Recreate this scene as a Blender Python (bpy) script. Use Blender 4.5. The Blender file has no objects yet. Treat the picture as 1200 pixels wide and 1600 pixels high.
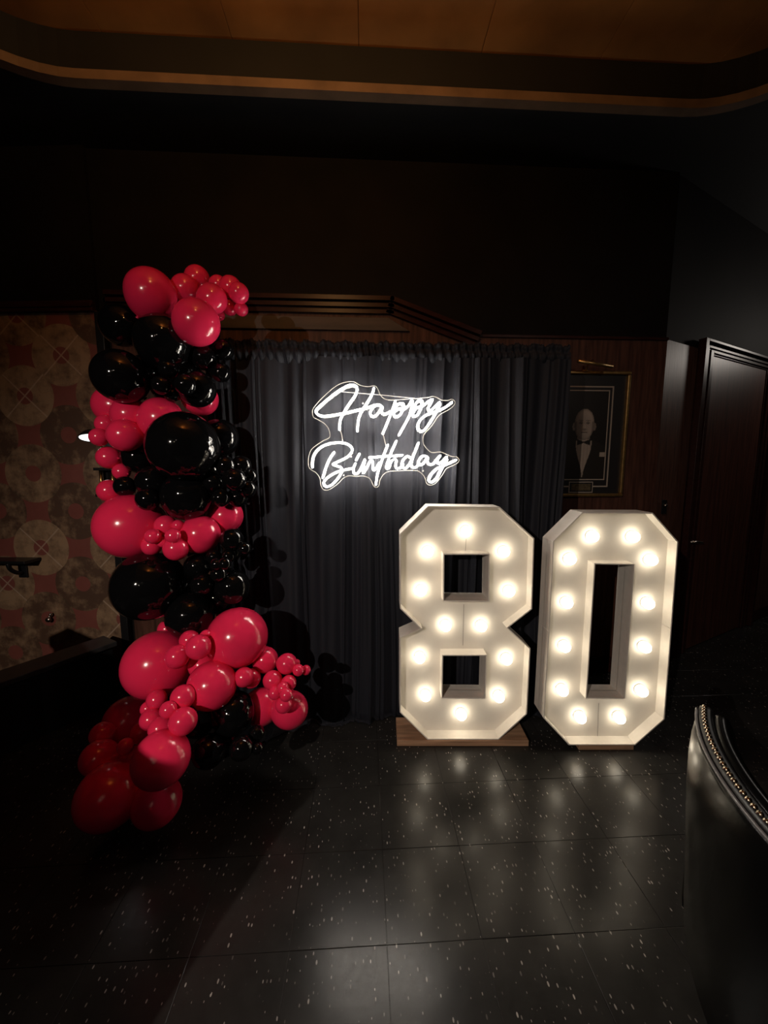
import bpy, bmesh, math, random
from mathutils import Vector, Matrix

# ------------------------------------------------------------------ camera, world, lights, exposure
SC = bpy.context.scene
COL = SC.collection
CAM_H, YAW, PITCH, FPX = 1.5, math.radians(2.9), math.radians(6.8), 600.0
CAM = Vector((0, 0, CAM_H))
FWD = Vector((math.sin(YAW) * math.cos(PITCH), math.cos(YAW) * math.cos(PITCH), -math.sin(PITCH)))
RGT = Vector((math.cos(YAW), -math.sin(YAW), 0))
UPV = RGT.cross(FWD)
cam_d = bpy.data.cameras.new('camera')
cam_d.sensor_fit = 'HORIZONTAL'; cam_d.sensor_width = 36; cam_d.lens = FPX / 1200 * 36
cam_d.clip_start = 0.02
cam = bpy.data.objects.new('camera', cam_d); COL.objects.link(cam)
cam.matrix_world = Matrix((RGT, UPV, -FWD)).transposed().to_4x4()
cam.location = CAM
SC.camera = cam

w = bpy.data.worlds.new('world'); SC.world = w; w.use_nodes = True
w.node_tree.nodes['Background'].inputs[0].default_value = (1.0, 0.75, 0.55, 1)
w.node_tree.nodes['Background'].inputs[1].default_value = 0.0016

vs = SC.view_settings
vs.view_transform = 'Standard'; vs.look = 'None'; vs.exposure = 0.0; vs.gamma = 1.0; vs.use_curve_mapping = False


def lamp(name, kind, loc, energy, color, radius=0.03, target=None, angle=90, blend=0.6):
    d = bpy.data.lights.new(name, kind); d.energy = energy; d.color = color; d.shadow_soft_size = radius
    o = bpy.data.objects.new(name, d); COL.objects.link(o); o.location = loc
    if target is not None:
        o.rotation_euler = (Vector(target) - Vector(loc)).to_track_quat('-Z', 'Y').to_euler()
    if kind == 'SPOT':
        d.spot_size = math.radians(angle); d.spot_blend = blend
    return o


# the room's own spotlights, behind the photographer, and one added fill
KEY = (-1.61, -1.5, 2.3)
lamp('spot_or_fill', 'SPOT', KEY, 225, (1.0, 0.85, 0.72), 0.007, (-0.55, 1.5, 0.2), 88, 1.0)
lamp('spot_or_fill', 'SPOT', (-0.55, -1.9, 2.75), 3, (1.0, 0.84, 0.68), 0.015, (-0.9, 2.0, 1.2), 80, 0.6)
lamp('spot_or_fill', 'SPOT', (-1.0, -3.0, 2.6), 4, (1.0, 0.76, 0.55), 0.025, (-1.0, 2.0, 1.0), 80, 0.6)
lamp('spot_or_fill', 'SPOT', (1.9, -0.6, 2.9), 19, (1.0, 0.85, 0.72), 0.05, (1.75, 2.6, 1.95), 50, 0.9)  # added fill that brings out the wood wall and portrait
lamp('wall_light', 'POINT', (4.55, 2.95, 2.78), 16, (1.0, 0.90, 0.80), 0.14)
lamp('uplight', 'SPOT', (-0.3, 0.6, 3.25), 40, (1.0, 0.50, 0.17), 0.06, (-0.3, 1.2, 3.6), 165, 0.9)


# ------------------------------------------------------------------ helpers
def ray(px, py):
    return FWD + RGT * ((px - 600) / FPX) - UPV * ((py - 800) / FPX)

def at(px, py, d):          # point at a view depth
    return CAM + ray(px, py) * d

def on_y(px, py, Y):        # point on the plane y = Y
    r = ray(px, py); return CAM + r * (Y / r.y)

def on_z(px, py, Z):
    r = ray(px, py); return CAM + r * ((Z - CAM_H) / r.z)

def on_plane(px, py, p0, n):
    r = ray(px, py); return CAM + r * ((Vector(p0) - CAM).dot(n) / r.dot(n))


def obj(name, bm, mat, parent=None, smooth=False, bevel=0):
    me = bpy.data.meshes.new(name)
    bmesh.ops.recalc_face_normals(bm, faces=bm.faces)
    bm.to_mesh(me); bm.free()
    if mat: me.materials.append(mat)
    if smooth:
        for p in me.polygons: p.use_smooth = True
    o = bpy.data.objects.new(name, me); COL.objects.link(o)
    if parent: o.parent = parent
    if bevel:
        m = o.modifiers.new('bevel', 'BEVEL'); m.width = bevel; m.segments = 2; m.limit_method = 'ANGLE'
    return o

def link(name, me, parent=None):
    o = bpy.data.objects.new(name, me); COL.objects.link(o)
    if parent: o.parent = parent
    return o

def empty(name, loc=(0, 0, 0), rz=0):
    o = bpy.data.objects.new(name, None); COL.objects.link(o); o.location = loc; o.rotation_euler = (0, 0, rz)
    o.empty_display_size = 0.1
    return o

def tag(o, label=None, cat=None, group=None, kind=None):
    if label: o['label'] = label
    if cat: o['category'] = cat
    if group: o['group'] = group
    if kind: o['kind'] = kind
    return o

def struct(o):
    o['kind'] = 'structure'; return o

def NB(): return bmesh.new()

def box(bm, x0, x1, y0, y1, z0, z1, M=None):
    vs_ = [bm.verts.new(((x0, x1)[i & 1], (y0, y1)[i >> 1 & 1], (z0, z1)[i >> 2 & 1])) for i in range(8)]
    for f in ((0, 1, 3, 2), (4, 6, 7, 5), (0, 4, 5, 1), (2, 3, 7, 6), (0, 2, 6, 4), (1, 5, 7, 3)):
        bm.faces.new([vs_[i] for i in f])
    if M is not None:
        for v in vs_: v.co = M @ v.co
    return bm

def bar(bm, a, b, wdt, hgt, up=Vector((0, 0, 1))):
    a, b = Vector(a), Vector(b); d = (b - a).normalized(); s = d.cross(up).normalized(); u = s.cross(d)
    vs_ = []
    for p in (a, b):
        for sx, su in ((-1, -1), (1, -1), (1, 1), (-1, 1)):
            vs_.append(bm.verts.new(p + s * sx * wdt / 2 + u * su * hgt / 2))
    for f in ((0, 1, 2, 3), (7, 6, 5, 4), (0, 4, 5, 1), (1, 5, 6, 2), (2, 6, 7, 3), (3, 7, 4, 0)):
        bm.faces.new([vs_[i] for i in f])

def tube(bm, pts, r, n=10, closed=False, radii=None):
    pts = [Vector(p) for p in pts]; N = len(pts); rings = []
    nrm = None
    for i, p in enumerate(pts):
        if closed: t = pts[(i + 1) % N] - pts[i - 1]
        else: t = pts[min(i + 1, N - 1)] - pts[max(i - 1, 0)]
        t.normalize()
        if nrm is None:
            nrm = t.orthogonal().normalized()
        else:
            nrm = (nrm - t * nrm.dot(t))
            nrm = nrm.normalized() if nrm.length > 1e-6 else t.orthogonal().normalized()
        b = t.cross(nrm); rr = radii[i] if radii else r
        rings.append([bm.verts.new(p + (nrm * math.cos(2 * math.pi * k / n) + b * math.sin(2 * math.pi * k / n)) * rr) for k in range(n)])
    for i in range(N if closed else N - 1):
        A, B = rings[i], rings[(i + 1) % N]
        for k in range(n): bm.faces.new((A[k], A[(k + 1) % n], B[(k + 1) % n], B[k]))
    if not closed:
        bm.faces.new(rings[0][::-1]); bm.faces.new(rings[-1])
    return bm

def lathe(bm, prof, n=24, M=None):
    rings = []; new = []
    for r, z in prof:
        if r < 1e-6:
            v = bm.verts.new((0, 0, z)); rings.append([v]); new.append(v)
        else:
            R = [bm.verts.new((r * math.cos(2 * math.pi * k / n), r * math.sin(2 * math.pi * k / n), z)) for k in range(n)]
            rings.append(R); new += R
    for A, B in zip(rings, rings[1:]):
        for k in range(n):
            k2 = (k + 1) % n
            if len(A) == 1 and len(B) == 1: continue
            if len(A) == 1: bm.faces.new((A[0], B[k2], B[k]))
            elif len(B) == 1: bm.faces.new((A[k], A[k2], B[0]))
            else: bm.faces.new((A[k], A[k2], B[k2], B[k]))
    if M is not None:
        for v in new: v.co = M @ v.co
    return bm

def prism(bm, pts2, y0, y1, to3=lambda x, z, y: Vector((x, y, z))):
    A = [bm.verts.new(to3(x, z, y0)) for x, z in pts2]; B = [bm.verts.new(to3(x, z, y1)) for x, z in pts2]
    bm.faces.new(A); bm.faces.new(B[::-1]); n = len(A)
    for i in range(n): bm.faces.new((A[i], B[i], B[(i + 1) % n], A[(i + 1) % n]))
    return bm

def spline(pts, sub=6, closed=False):
    out = []; N = len(pts)
    for i in range(N if closed else N - 1):
        if closed: p0, p1, p2, p3 = (pts[(i + k) % N] for k in (-1, 0, 1, 2))
        else: p0, p1, p2, p3 = pts[max(i - 1, 0)], pts[i], pts[i + 1], pts[min(i + 2, N - 1)]
        for k in range(sub):
            t = k / sub
            out.append(tuple(0.5 * (2 * b + (c - a) * t + (2 * a - 5 * b + 4 * c - d) * t * t + (3 * b - a - 3 * c + d) * t ** 3)
                             for a, b, c, d in zip(p0, p1, p2, p3)))
    if not closed: out.append(tuple(pts[-1]))
    return out


# ------------------------------------------------------------------ materials
def new_mat(name):
    m = bpy.data.materials.new(name); m.use_nodes = True
    return m, m.node_tree, m.node_tree.nodes['Principled BSDF']

def pmat(name, col, rough=0.5, metal=0.0, var=0.0, scale=20, bump=0.0, stretch=(1, 1, 1), **kw):
    m, nt, b = new_mat(name)
    b.inputs['Base Color'].default_value = (*col, 1)
    b.inputs['Roughness'].default_value = rough; b.inputs['Metallic'].default_value = metal
    for k, v in kw.items():
        b.inputs[k.replace('_', ' ')].default_value = v
    if var or bump:
        tc = nt.nodes.new('ShaderNodeTexCoord'); mp = nt.nodes.new('ShaderNodeMapping'); mp.inputs['Scale'].default_value = stretch
        no = nt.nodes.new('ShaderNodeTexNoise'); no.inputs['Scale'].default_value = scale; no.inputs['Detail'].default_value = 5
        nt.links.new(tc.outputs['Object'], mp.inputs[0]); nt.links.new(mp.outputs[0], no.inputs['Vector'])
        if var:
            rp = nt.nodes.new('ShaderNodeValToRGB')
            rp.color_ramp.elements[0].position = 0.3; rp.color_ramp.elements[1].position = 0.7
            rp.color_ramp.elements[0].color = (*[c * (1 - var) for c in col], 1)
            rp.color_ramp.elements[1].color = (*[min(1, c * (1 + var)) for c in col], 1)
            nt.links.new(no.outputs['Fac'], rp.inputs[0]); nt.links.new(rp.outputs[0], b.inputs['Base Color'])
        if bump:
            bp = nt.nodes.new('ShaderNodeBump'); bp.inputs['Strength'].default_value = bump; bp.inputs['Distance'].default_value = 0.004
            nt.links.new(no.outputs['Fac'], bp.inputs['Height']); nt.links.new(bp.outputs[0], b.inputs['Normal'])
    return m

def emat(name, col, strength):
    m, nt, b = new_mat(name)
    b.inputs['Base Color'].default_value = (*col, 1)
    b.inputs['Emission Color'].default_value = (*col, 1); b.inputs['Emission Strength'].default_value = strength
    b.inputs['Roughness'].default_value = 0.4
    return m

M_BLACKWALL = pmat('upper wall paint', (0.0085, 0.0072, 0.0072), 0.7, var=0.25, scale=3, Specular_IOR_Level=0.1)
M_SOFFIT = pmat('soffit paint', (0.010, 0.010, 0.011), 0.8, var=0.2, scale=4)
M_WOOD = pmat('dark wood panelling', (0.085, 0.037, 0.025), 0.40, var=0.45, scale=9, stretch=(6, 6, 0.5), bump=0.16)
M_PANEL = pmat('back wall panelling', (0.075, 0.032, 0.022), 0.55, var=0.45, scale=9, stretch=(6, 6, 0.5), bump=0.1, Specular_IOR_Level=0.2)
M_WOOD2 = pmat('dark door wood', (0.075, 0.024, 0.015), 0.38, var=0.4, scale=8, stretch=(7, 7, 0.4), bump=0.10)
M_MOULD = pmat('moulding wood', (0.034, 0.011, 0.009), 0.32, var=0.3, scale=10, stretch=(1, 5, 5), Specular_IOR_Level=0.15)
M_HEADER = pmat('header wood', (0.055, 0.037, 0.030), 0.6, var=0.3, scale=6, stretch=(0.6, 4, 4))
M_COPPER = pmat('copper ceiling leaf', (0.42, 0.19, 0.055), 0.5, 0.2, var=0.35, scale=2.5, bump=0.15)
M_TRIM = pmat('ceiling trim', (0.20, 0.13, 0.085), 0.5, var=0.25, scale=7)
M_BLACK = pmat('black satin paint', (0.008, 0.008, 0.009), 0.4)
M_WHITE = pmat('white painted board', (0.80, 0.76, 0.70), 0.5, var=0.04, scale=30)
M_FACE = pmat('white panel face', (0.78, 0.74, 0.68), 0.55, var=0.03, scale=14)
M_PLANK = pmat('raw pine plank', (0.42, 0.25, 0.15), 0.6, var=0.3, scale=5, stretch=(1, 12, 12), bump=0.1)
M_BULB = emat('warm bulb glass', (1.0, 0.88, 0.68), 9.0)
M_NEON = emat('neon tube glow', (1.0, 0.92, 0.81), 32.0)
M_PINK = pmat('pink latex', (0.86, 0.026, 0.100), 0.18, **{'Coat_Weight': 0.35, 'Coat_Roughness': 0.04, 'Subsurface_Weight': 0.0})
M_BLK = pmat('black latex', (0.0035, 0.0035, 0.004), 0.06, **{'Coat_Weight': 0.0})
M_GOLD = pmat('aged gold', (0.55, 0.34, 0.13), 0.35, 0.9, var=0.2, scale=30)
M_BRASS = pmat('brass', (0.62, 0.42, 0.16), 0.28, 1.0)
M_NAIL = pmat('antique brass nail', (0.50, 0.42, 0.31), 0.25, 1.0)
M_STEEL = pmat('brushed steel', (0.5, 0.45, 0.4), 0.25, 1.0)
M_LEATHER = pmat('black leather', (0.004, 0.004, 0.004), 0.22, bump=0.06, scale=60, Specular_IOR_Level=0.12)
M_PIPING = pmat('pale piping', (0.16, 0.155, 0.16), 0.25)
M_MAT = pmat('black mat board', (0.012, 0.011, 0.012), 0.5)
M_LINE = pmat('mat bevel line', (0.36, 0.30, 0.25), 0.6)
M_PLATE = pmat('engraved plate', (0.20, 0.15, 0.09), 0.35, 0.6, var=0.4, scale=60)
M_BLOCKER = pmat('shadow blocker cloth', (0.02, 0.012, 0.012), 0.6)
M_SHADELIT = emat('lit lamp opening', (1.0, 0.96, 0.95), 2.2)
M_WIRE = pmat('clear wire', (0.55, 0.52, 0.48), 0.3)

# acrylic sheet; its edge is painted pale for the light caught in it
M_ACRYL, nt, b = new_mat('clear acrylic')
tr = nt.nodes.new('ShaderNodeBsdfTransparent'); gl = nt.nodes.new('ShaderNodeBsdfGlossy'); gl.inputs['Roughness'].default_value = 0.02
mx = nt.nodes.new('ShaderNodeMixShader'); mx.inputs[0].default_value = 0.04
nt.links.new(tr.outputs[0], mx.inputs[1]); nt.links.new(gl.outputs[0], mx.inputs[2])
nt.links.new(mx.outputs[0], nt.nodes['Material Output'].inputs['Surface'])
M_AEDGE = pmat('pale lit acrylic edge', (0.30, 0.28, 0.25), 0.25)

# curtain cloth
M_CLOTH, nt, b = new_mat('navy black velvet')
b.inputs['Roughness'].default_value = 0.75
b.inputs['Sheen Weight'].default_value = 0.09; b.inputs['Sheen Roughness'].default_value = 0.35
b.inputs['Sheen Tint'].default_value = (0.55, 0.6, 0.8, 1)
tc = nt.nodes.new('ShaderNodeTexCoord'); mp = nt.nodes.new('ShaderNodeMapping'); mp.inputs['Scale'].default_value = (14, 1, 0.6)
no = nt.nodes.new('ShaderNodeTexNoise'); no.inputs['Scale'].default_value = 5; no.inputs['Detail'].default_value = 6
rp = nt.nodes.new('ShaderNodeValToRGB')
rp.color_ramp.elements[0].color = (0.0024, 0.0033, 0.0075, 1); rp.color_ramp.elements[1].color = (0.0085, 0.0110, 0.021, 1)
nt.links.new(tc.outputs['Object'], mp.inputs[0]); nt.links.new(mp.outputs[0], no.inputs['Vector'])
nt.links.new(no.outputs['Fac'], rp.inputs[0]); nt.links.new(rp.outputs[0], b.inputs['Base Color'])


def math_node(nt, op, a, b_=None, c=None):
    n = nt.nodes.new('ShaderNodeMath'); n.operation = op
    for i, v in enumerate((a, b_, c)):
        if v is None: continue
        if isinstance(v, (int, float)): n.inputs[i].default_value = v
        else: nt.links.new(v, n.inputs[i])
    return n.outputs[0]

# floor tile: black vinyl with pale chips, scuffed polish
M_TILE, nt, b = new_mat('black chip tile')
geo = nt.nodes.new('ShaderNodeNewGeometry'); oi = nt.nodes.new('ShaderNodeObjectInfo')
mp = nt.nodes.new('ShaderNodeMapping'); mp.inputs['Scale'].default_value = (1.0, 0.42, 1.0)
nt.links.new(geo.outputs['Position'], mp.inputs[0])
vo = nt.nodes.new('ShaderNodeTexVoronoi'); vo.inputs['Scale'].default_value = 85; vo.voronoi_dimensions = '2D'
nt.links.new(mp.outputs[0], vo.inputs['Vector'])
sep = nt.nodes.new('ShaderNodeSeparateColor'); nt.links.new(vo.outputs['Color'], sep.inputs[0])
size = math_node(nt, 'MULTIPLY', sep.outputs[1], 0.22)
inside = math_node(nt, 'LESS_THAN', vo.outputs['Distance'], size)
rare = math_node(nt, 'GREATER_THAN', sep.outputs[0], 0.74)
chip = math_node(nt, 'MULTIPLY', inside, rare)
chipb = math_node(nt, 'MULTIPLY', chip, sep.outputs[2])
no = nt.nodes.new('ShaderNodeTexNoise'); no.inputs['Scale'].default_value = 3.2; no.inputs['Detail'].default_value = 8; no.inputs['Roughness'].default_value = 0.7
nt.links.new(geo.outputs['Position'], no.inputs['Vector'])
no2 = nt.nodes.new('ShaderNodeTexNoise'); no2.inputs['Scale'].default_value = 55; no2.inputs['Detail'].default_value = 6
nt.links.new(geo.outputs['Position'], no2.inputs['Vector'])
rp = nt.nodes.new('ShaderNodeValToRGB')
rp.color_ramp.elements[0].color = (0.014, 0.0137, 0.0133, 1); rp.color_ramp.elements[0].position = 0.3
rp.color_ramp.elements[1].color = (0.030, 0.029, 0.028, 1); rp.color_ramp.elements[1].position = 0.75
nt.links.new(no.outputs['Fac'], rp.inputs[0])
mix = nt.nodes.new('ShaderNodeMix'); mix.data_type = 'RGBA'
nt.links.new(chipb, mix.inputs[0]); nt.links.new(rp.outputs[0], mix.inputs[6]); mix.inputs[7].default_value = (0.42, 0.40, 0.38, 1)
nt.links.new(mix.outputs[2], b.inputs['Base Color'])
rr = math_node(nt, 'MULTIPLY_ADD', no2.outputs['Fac'], 0.16, 0.08)
rr = math_node(nt, 'MULTIPLY_ADD', no.outputs['Fac'], 0.13, rr)
nt.links.new(rr, b.inputs['Roughness']); b.inputs['Specular IOR Level'].default_value = 0.26
bp = nt.nodes.new('ShaderNodeBump'); bp.inputs['Strength'].default_value = 0.05; bp.inputs['Distance'].default_value = 0.002
nt.links.new(no2.outputs['Fac'], bp.inputs['Height']); nt.links.new(bp.outputs[0], b.inputs['Normal'])

# wallpaper: worn discs in half-drop rows on dusty red
M_PAPER, nt, b = new_mat('disc wallpaper')
tc = nt.nodes.new('ShaderNodeTexCoord'); sx = nt.nodes.new('ShaderNodeSeparateXYZ'); nt.links.new(tc.outputs['Object'], sx.inputs[0])
CW, CH = 0.52, 0.49
def disc_layer(ox, oz):
    u = math_node(nt, 'DIVIDE', math_node(nt, 'SUBTRACT', sx.outputs[0], ox), CW)
    v = math_node(nt, 'DIVIDE', math_node(nt, 'SUBTRACT', sx.outputs[2], oz), CH)
    fu = math_node(nt, 'MULTIPLY', math_node(nt, 'SUBTRACT', u, math_node(nt, 'ROUND', u)), CW)
    fv = math_node(nt, 'MULTIPLY', math_node(nt, 'SUBTRACT', v, math_node(nt, 'ROUND', v)), CH)
    r = math_node(nt, 'SQRT', math_node(nt, 'ADD', math_node(nt, 'MULTIPLY', fu, fu), math_node(nt, 'MULTIPLY', fv, fv)))
    ring = math_node(nt, 'MULTIPLY', math_node(nt, 'LESS_THAN', r, 0.188), math_node(nt, 'GREATER_THAN', r, 0.052))
    x = math_node(nt, 'ABSOLUTE', math_node(nt, 'SUBTRACT', math_node(nt, 'ABSOLUTE', fu), math_node(nt, 'ABSOLUTE', fv)))
    line = math_node(nt, 'MULTIPLY', math_node(nt, 'LESS_THAN', x, 0.006), math_node(nt, 'LESS_THAN', r, 0.185))
    cid = math_node(nt, 'ADD', math_node(nt, 'MULTIPLY', math_node(nt, 'ROUND', u), 3.7), math_node(nt, 'MULTIPLY', math_node(nt, 'ROUND', v), 7.3))
    wn = nt.nodes.new('ShaderNodeTexWhiteNoise'); wn.noise_dimensions = '1D'; nt.links.new(math_node(nt, 'ADD', cid, ox), wn.inputs['W'])
    line = math_node(nt, 'MULTIPLY', line, math_node(nt, 'GREATER_THAN', wn.outputs['Value'], 0.62))
    return ring, line, wn.outputs['Value'], r
DISC_O = (0.0, 0.0)
r1, l1, w1, q1 = disc_layer(0.0, 0.0)
r2, l2, w2, q2 = disc_layer(CW / 2, CH / 2)
no = nt.nodes.new('ShaderNodeTexNoise'); no.inputs['Scale'].default_value = 9; no.inputs['Detail'].default_value = 9; no.inputs['Roughness'].default_value = 0.68
nt.links.new(tc.outputs['Object'], no.inputs['Vector'])
bgp = nt.nodes.new('ShaderNodeValToRGB')
bgp.color_ramp.elements[0].color = (0.15, 0.040, 0.030, 1); bgp.color_ramp.elements[1].color = (0.24, 0.072, 0.055, 1)
nt.links.new(no.outputs['Fac'], bgp.inputs[0])
cur = bgp.outputs[0]
for ring, line, wv in ((r2, l2, w2), (r1, l1, w1)):
    dr = nt.nodes.new('ShaderNodeValToRGB')
    dr.color_ramp.elements[0].position = 0.36; dr.color_ramp.elements[0].color = (0.075, 0.042, 0.024, 1)
    dr.color_ramp.elements[1].position = 0.62; dr.color_ramp.elements[1].color = (0.32, 0.21, 0.12, 1)
    nt.links.new(math_node(nt, 'ADD', no.outputs['Fac'], math_node(nt, 'MULTIPLY_ADD', wv, 0.26, -0.16)), dr.inputs[0])
    mA = nt.nodes.new('ShaderNodeMix'); mA.data_type = 'RGBA'
    nt.links.new(math_node(nt, 'MULTIPLY', ring, 0.92), mA.inputs[0]); nt.links.new(cur, mA.inputs[6]); nt.links.new(dr.outputs[0], mA.inputs[7])
    mB = nt.nodes.new('ShaderNodeMix'); mB.data_type = 'RGBA'
    nt.links.new(math_node(nt, 'MULTIPLY', line, 0.6), mB.inputs[0]); nt.links.new(mA.outputs[2], mB.inputs[6]); mB.inputs[7].default_value = (0.45, 0.33, 0.24, 1)
    cur = mB.outputs[2]
nt.links.new(cur, b.inputs['Base Color']); b.inputs['Roughness'].default_value = 0.6


# ------------------------------------------------------------------ the setting
YL = 2.575                    # left wall at its corner
YW = 2.60                     # back wall
ZS, ZT = 3.37, 3.58           # soffit and copper tray heights
YT = 2.18                     # front edge of tray recess at the far side

# floor: slab with single tiles on it
TS = 0.3048
bm = NB(); box(bm, -6, 6, -5, 6, -0.06, -0.0035)
floor = struct(obj('floor', bm, M_TILE))
seam = on_z(601, 1400, 0); rowl = on_z(620, 1326, 0)
bm = NB(); box(bm, -TS / 2 + 0.0007, TS / 2 - 0.0007, -TS / 2 + 0.0007, TS / 2 - 0.0007, -0.0035, 0)
t0 = obj('tile', bm, M_TILE, floor, bevel=0.0006); first = True
i0, i1, j0, j1 = -8, 10, -4, 5
rt = random.Random(5)
for j in range(j0, j1):
    for i in range(i0, i1):
        o = t0 if first else t0.copy()
        if not first: COL.objects.link(o)
        first = False
        o.parent = floor
        o.location = (seam.x + (i + 0.5) * TS, rowl.y + (j + 0.5) * TS, rt.uniform(-0.0005, 0.0003))

# back wall, dark paint above, wood below the moulding
pc = on_y(1041, 530, YW)                                  # corner with the door wall
zc = pc.z                                                  # moulding height on the right
pl = on_y(612, 472, YW); pr = on_y(748, 532, YW); p170 = on_y(172, 480, YW)
bm = NB(); box(bm, on_y(150, 480, YW).x, pc.x, YW, YW + 0.15, 0, ZS + 0.4)
wall_b = struct(obj('wall_back', bm, M_BLACKWALL))
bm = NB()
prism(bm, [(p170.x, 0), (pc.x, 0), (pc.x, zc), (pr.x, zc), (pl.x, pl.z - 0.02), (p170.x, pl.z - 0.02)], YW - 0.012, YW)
struct(obj('wall_back_panelling', bm, M_PANEL))  # dark wood at the left end stands in for shaded wallpaper
# stepped moulding: three ribs along the raised line
path = [Vector((p170.x, YW, pl.z)), Vector((pl.x, YW, pl.z)), Vector((pr.x, YW, zc))]
bm = NB()
for k, (dz, dep, hh) in enumerate(((0.0, 0.060, 0.026), (-0.036, 0.045, 0.024), (-0.070, 0.032, 0.024), (-0.034, 0.020, 0.10))):
    up_i = []
    for q in range(2):
        a, c = path[q], path[q + 1]
        d = (c - a).normalized(); n = Vector((-d.z, 0, d.x))
        ex = 0.012
        aa = a + n * dz - (d * ex if q else Vector()); cc = c + n * dz + (d * ex if q == 0 else Vector())
        A = []
        for pp in (aa, cc):
            for yy in (-0.012, -dep):
                for sz in (-hh / 2, hh / 2):
                    A.append(bm.verts.new(pp + Vector((0, yy, 0)) + n * sz))
        for f in ((0, 1, 3, 2), (4, 6, 7, 5), (0, 4, 5, 1), (2, 3, 7, 6), (0, 2, 6, 4), (1, 5, 7, 3)):
            bm.faces.new([A[i] for i in f])
struct(obj('trim_1', bm, M_MOULD))
# plain header board under the moulding
h0 = on_y(330, 500, YW); h1 = on_y(607, 499, YW); h2 = on_y(640, 520, YW); h3 = on_y(330, 521, YW)
bm = NB(); prism(bm, [(h0.x, h1.z), (h1.x, h1.z), (h2.x, h2.z), (h0.x, h2.z)], YW - 0.03, YW - 0.012)
struct(obj('trim_2', bm, M_HEADER, bevel=0.003))
bm = NB(); box(bm, pr.x - 0.02, pc.x, YW - 0.026, YW - 0.012, zc - 0.014, zc + 0.004)
struct(obj('trim_3', bm, M_MOULD, bevel=0.002))

# right wall with the door: turns away behind the corner
AW = math.radians(25)
DV = Vector((math.cos(AW), math.sin(AW), 0)); NV = Vector((math.sin(AW), -math.cos(AW), 0))   # along the wall, towards the room
WB = Matrix(((DV.x, NV.x, 0, pc.x), (DV.y, NV.y, 0, YW), (0, 0, 1, 0), (0, 0, 0, 1)))          # local: x along, y out, z up
def rw(px, py, out=0.0):      # local coordinates on the right wall
    P = on_plane(px, py, Vector((pc.x, YW, 0)) + NV * out, NV); return WB.inverted() @ P
def wobj(name, bm, mat, parent=None, **k):
    o = obj(name, bm, mat, None, **k); o.matrix_world = WB
    if parent: o.parent = parent; o.matrix_parent_inverse = parent.matrix_world.inverted()
    return o
def sobj(name, bm, mat, **k):
    o = obj(name, bm, mat, **k); o.matrix_world = WB; return struct(o)
bm = NB(); box(bm, 0, 4.5, -0.15, -0.012, 0, ZS + 0.4)
sobj('wall_right', bm, M_BLACKWALL)
bm = NB(); box(bm, 0, 4.5, -0.012, 0, 0, zc)
sobj('wall_right_panelling', bm, M_WOOD)
fa = rw(1092, 530); fb = rw(1112, 556); hd = rw(1085, 847, 0.05)
dx0, dz1 = fb.x, fb.z; dw = 0.95
fw = fb.x - fa.x; fh = max(0.08, fa.z - fb.z)
bm = NB()
for k in range(3):                                         # three stepped ribs around the door
    o0 = k * fw / 3; o1 = (k + 0.62) * fw / 3; dep = 0.05 - 0.013 * (k == 1)
    box(bm, dx0 - fw + o0, dx0 - fw + o1, 0, dep - 0.012 * k, 0, dz1 + fh - k * fh / 3)
    box(bm, dx0 + dw + fw - o1, dx0 + dw + fw - o0, 0, dep - 0.012 * k, 0, dz1 + fh - k * fh / 3)
    box(bm, dx0 - fw + o1, dx0 + dw + fw - o1, 0, dep - 0.012 * k, dz1 + fh - (k + 0.62) * fh / 3, dz1 + fh - k * fh / 3)
box(bm, dx0 - fw, dx0 - 0.002, 0, 0.014, 0, dz1 + fh * 0.9)
box(bm, dx0 + dw, dx0 + dw + fw, 0, 0.014, 0, dz1 + fh * 0.9)
box(bm, dx0 - fw, dx0 + dw + fw, 0, 0.014, dz1, dz1 + fh * 0.9)
sobj('trim_4', bm, M_MOULD, bevel=0.002)
bm = NB(); box(bm, dx0 + 0.002, dx0 + dw - 0.004, 0, 0.008, 0.008, dz1 - 0.004)
door = sobj('door_1', bm, M_WOOD2, bevel=0.002)
def rosette(bm, x, z, y0, r):
    lathe(bm, [(0, 0), (r, 0), (r, 0.006), (r * 0.7, 0.012), (0, 0.012)], 20,
          Matrix.Translation((x, y0, z)) @ Matrix.Rotation(-math.pi / 2, 4, 'X'))
bm = NB(); rosette(bm, hd.x - 0.02, hd.z, 0.008, 0.032)
tube(bm, [(hd.x - 0.02, 0.012, hd.z), (hd.x - 0.02, 0.055, hd.z)], 0.011, 12)
tube(bm, spline([(hd.x - 0.02, 0.055, hd.z), (hd.x + 0.01, 0.06, hd.z + 0.002), (hd.x + 0.06, 0.06, hd.z - 0.006), (hd.x + 0.105, 0.058, hd.z - 0.012)], 4), 0.009, 10)
h = obj('door_handle', bm, M_STEEL, None, smooth=True); h.parent = door; h['label'] = 'steel lever handle'
bm = NB(); pk = rw(1199, 608, 0.01); rosette(bm, pk.x, pk.z, 0.008, 0.014)
h = obj('door_viewer', bm, M_STEEL, door, smooth=True)
bm = NB(); box(bm, 0, dx0 - fw, 0, 0.014, 0, 0.11); box(bm, dx0 + dw + fw, 4.5, 0, 0.014, 0, 0.11)
sobj('baseboard_right', bm, M_MOULD, bevel=0.003)
bm = NB(); box(bm, p170.x, pc.x - 0.001, YW - 0.03, YW - 0.012, 0, 0.11)
struct(obj('baseboard_back', bm, M_MOULD, bevel=0.003))
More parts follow.
